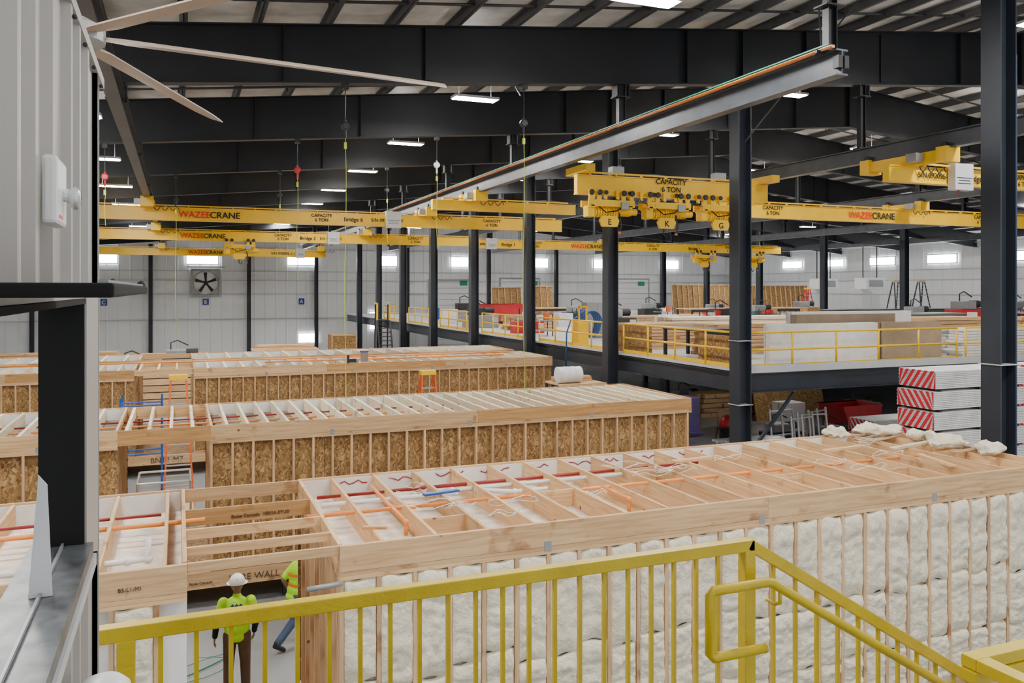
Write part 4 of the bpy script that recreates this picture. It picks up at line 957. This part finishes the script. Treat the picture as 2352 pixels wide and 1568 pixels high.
pts=[(.3+.9*math.sin(k*.5)*.6,15+.45*math.cos(k*.43),.02) for k in range(30)]
meta(G().tube(pts,.006,6).obj("air_hose",green,smooth=True),"green air hose coiled loosely on the floor","hose")
# ------------------------------------------------------------------ people
def remesh(g,name,m,parent,vox,M,smooth=6):
    g.xf(M);origin=W[parent.name]
    me=bpy.data.meshes.new(name);me.from_pydata([tuple(v-origin) for v in g.v],[],g.f)
    o=bpy.data.objects.new("tmp",me);C.objects.link(o)
    r=o.modifiers.new("r",'REMESH');r.mode='VOXEL';r.voxel_size=vox;r.use_smooth_shade=True
    s=o.modifiers.new("s",'SMOOTH');s.factor=.5;s.iterations=smooth
    dg=bpy.context.evaluated_depsgraph_get();m2=bpy.data.meshes.new_from_object(o.evaluated_get(dg))
    bpy.data.objects.remove(o);m2.materials.clear();m2.materials.append(m)
    for p in m2.polygons:p.use_smooth=True
    q=bpy.data.objects.new(name,m2);return place(q,origin,parent)
def lerp(a,b,t): return Vector(a)*(1-t)+Vector(b)*t
def person(loc,rot,J,label,top,trou,sleeve,stripe=None,write=False,sc=1.0):
    t=T("person",label,"person",loc,None);M=Matrix.Translation(loc)@Matrix.Rotation(rot,4,'Z')@Matrix.Scale(sc,4)
    b=G()
    pel,ch,nk,hd=[Vector(J[k]) for k in("pel","ch","nk","hd")]
    b.ball(pel,(.155,.105,.13),16,12).ball(lerp(pel,ch,.5),(.14,.095,.17),16,12).ball(ch,(.165,.11,.19),16,12).ball(ch+Vector((0,0,.09)),(.17,.085,.09),16,10)
    b.cap(nk-Vector((0,0,.06)),.062,nk+Vector((0,.01,.06)),.055)
    b.ball(hd,(.075,.095,.115),18,14).ball(hd+Vector((0,.03,-.06)),(.055,.065,.06),12,10)
    b.ball(hd+Vector((0,.1,-.015)),(.014,.022,.024),8,6)
    for s in(-1,1): b.ball(hd+Vector((s*.078,-.005,-.01)),(.012,.022,.034),8,6);b.ball(hd+Vector((s*.03,.085,.02)),(.02,.014,.01),8,6)
    b.ball(hd+Vector((0,.088,-.055)),(.026,.014,.009),8,6)
    sh=G();tr=G();bo=G()
    for s,k in((-1,"l"),(1,"r")):
        S,E,Wr,D=[Vector(J[k+x]) for x in("s","e","w","d")]
        b.cap(S,.058,E,.042).cap(E,.042,Wr,.028)
        d=D.normalized();side=Vector((0,1,0)) if abs(d.y)<.7 else Vector((0,0,1))
        side=(side-d*side.dot(d)).normalized();nn=d.cross(side)
        for q in(-.028,-.010,.010,.028): b.cap(Wr+d*.01+side*q*.6,.016,Wr+d*.085+side*q,.013,8)
        for q,L in((-.03,.058),(-.010,.075),(.011,.07),(.031,.055)):
            a=Wr+d*.09+side*q;m_=a+d*L*.55+nn*(-s)*.008;e=m_+d*L*.4+nn*(-s)*.022
            b.cap(a,.0095,m_,.009,8).cap(m_,.009,e,.0078,8)
        a=Wr+d*.03+side*.03;m_=a+side*.035+d*.025;b.cap(a,.013,m_,.011,8).cap(m_,.011,m_+d*.03+nn*(-s)*.01,.009,8)
        sh.cap(S+Vector((0,0,.0)),.082,lerp(S,E,.8),.07)
        if sleeve:
            sl=G().cap(lerp(S,E,.45),.062,E,.056).cap(E,.056,lerp(E,Wr,.95),.042)
            remesh(sl,"undersleeve",sleeve,t,.009,M,2)
        H,K,A,F=[Vector(J[k+x]) for x in("h","k","a","f")]
        b.cap(H,.088,K,.058).cap(K,.056,A,.038)
        tr.cap(H,.108,K,.080).cap(K,.080,lerp(K,A,.93),.068)
        f=F.normalized();b.cap(A-Vector((0,0,.03)),.035,A+f*.12-Vector((0,0,.05)),.03)
        bo.cap(A+Vector((0,0,.03)),.052,A-Vector((0,0,.03)),.05).cap(A-Vector((0,0,.035))-f*.04,.045,A+f*.13-Vector((0,0,.045)),.042).cap(A+f*.13-Vector((0,0,.045)),.042,A+f*.17-Vector((0,0,.05)),.036)
    sh.ball(ch,(.205,.135,.21),16,12).ball(ch+Vector((0,0,.085)),(.205,.105,.105),16,10).ball(lerp(pel,ch,.55),(.19,.13,.2),16,12).ball(lerp(pel,ch,.2),(.19,.134,.16),16,12).ball(lerp(pel,ch,-.1),(.185,.132,.1),16,12)
    sh.cap(nk-Vector((0,0,.05)),.075,nk-Vector((0,0,.0)),.068)
    tr.ball(pel,(.168,.118,.13),16,12)
    remesh(b,"body",skin,t,.008,M,3)
    remesh(sh,"shirt",top,t,.011,M,5);remesh(tr,"trousers",trou,t,.012,M,5);remesh(bo,"boots",dark,t,.01,M,4)
    h=G();pr=[]
    for i in range(9):
        a=i/8*math.pi/2;pr.append((.132*math.cos(a)+.0005,.135*math.sin(a)))
    h.lathe((0,0,0),[(.12,-.015)]+pr,24);h.v=[Vector((v.x*.92,v.y*1.12,v.z)) for v in h.v]
    h.lathe((0,.03,-.02),[(.13,0),(.155,.004),(.155,.010),(.13,.018)],24)
    h.bar((0,-.12,.08),(0,.0,.138),.035,.012).bar((0,0,.138),(0,.12,.08),.035,.012)
    h.xf(Matrix.Translation(hd+Vector((0,0,.045))));h.xf(M);h.obj("hard_hat",whitep,t,smooth=False)
    for s in(-1,1):
        G().ball(hd+Vector((s*.03,.093,.015)),.011,8,6).xf(M).obj("eye",ink,t)
    if stripe:
        for z0 in(-.02,.16):
            g=G()
            c=lerp(pel,ch,.6)+Vector((0,0,z0));n=24;vs=[]
            for q in range(n):
                a=2*math.pi*q/n;vs+=[(c.x+.212*math.cos(a),c.y+.15*math.sin(a),c.z-.025),(c.x+.212*math.cos(a),c.y+.15*math.sin(a),c.z+.025)]
            g.add(vs,[(2*q,2*((q+1)%n),2*((q+1)%n)+1,2*q+1) for q in range(n)])
            g.xf(M).obj("reflective_band",stripe,t)
    if write:
        p=M@Vector((0,-.142,1.31));text("WEST",p,.095,bluel,t,rot=(math.pi/2,0,rot),align='CENTER',ext=.006)
        g=G()
        for q in(-.06,.0,.06): g.add([(q-.05,-.146,1.40),(q+.05,-.146,1.40),(q,-.142,1.46),(q-.05,-.120,1.40),(q+.05,-.120,1.40),(q,-.120,1.46)],[(0,1,2),(5,4,3),(0,3,4,1),(1,4,5,2),(2,5,3,0)])
        g.xf(M).obj("mountain_emblem",bluel,t)
    return t
A={"pel":(0,0,.97),"ch":(0,.01,1.33),"nk":(0,.015,1.53),"hd":(0,.05,1.68),
 "ls":(-.20,0,1.45),"le":(-.29,-.03,1.18),"lw":(-.32,.03,.93),"ld":(-.1,.15,-1),"lh":(-.1,0,.94),"lk":(-.12,.02,.52),"la":(-.13,-.02,.095),"lf":(-.15,1,0),
 "rs":(.20,0,1.45),"re":(.28,-.05,1.17),"rw":(.25,.1,.94),"rd":(-.1,.4,-1),"rh":(.1,0,.94),"rk":(.12,.02,.52),"ra":(.13,-.02,.095),"rf":(.15,1,0)}
person((.86,13.8,0),-.1,A,"person in white hard hat and hi-vis yellow shirt, standing",neon,brown,black,write=True,sc=1.04)
B={"pel":(0,0,.93),"ch":(0,.10,1.27),"nk":(0,.17,1.46),"hd":(0,.23,1.60),
 "ls":(-.18,.13,1.39),"le":(-.22,-.10,1.17),"lw":(-.22,.02,.95),"ld":(0,.5,-1),"lh":(-.09,0,.90),"lk":(-.10,.26,.55),"la":(-.10,.20,.10),"lf":(0,1,0),
 "rs":(.18,.13,1.39),"re":(.22,.30,1.15),"rw":(.2,.52,1.05),"rd":(0,.9,-.3),"rh":(.09,0,.90),"rk":(.10,-.06,.50),"ra":(.11,-.42,.17),"rf":(0,.85,-.5)}
person((1.95,15.4,0),-1.15,B,"person in white hard hat, banded hi-vis vest and jeans, walking",neon,jean,None,stripe=neoro)
# ------------------------------------------------------------------ world
w=bpy.data.worlds.new("world");SC.world=w;w.use_nodes=True
bg=w.node_tree.nodes["Background"];bg.inputs[0].default_value=(.95,.97,1,1);bg.inputs[1].default_value=1.1
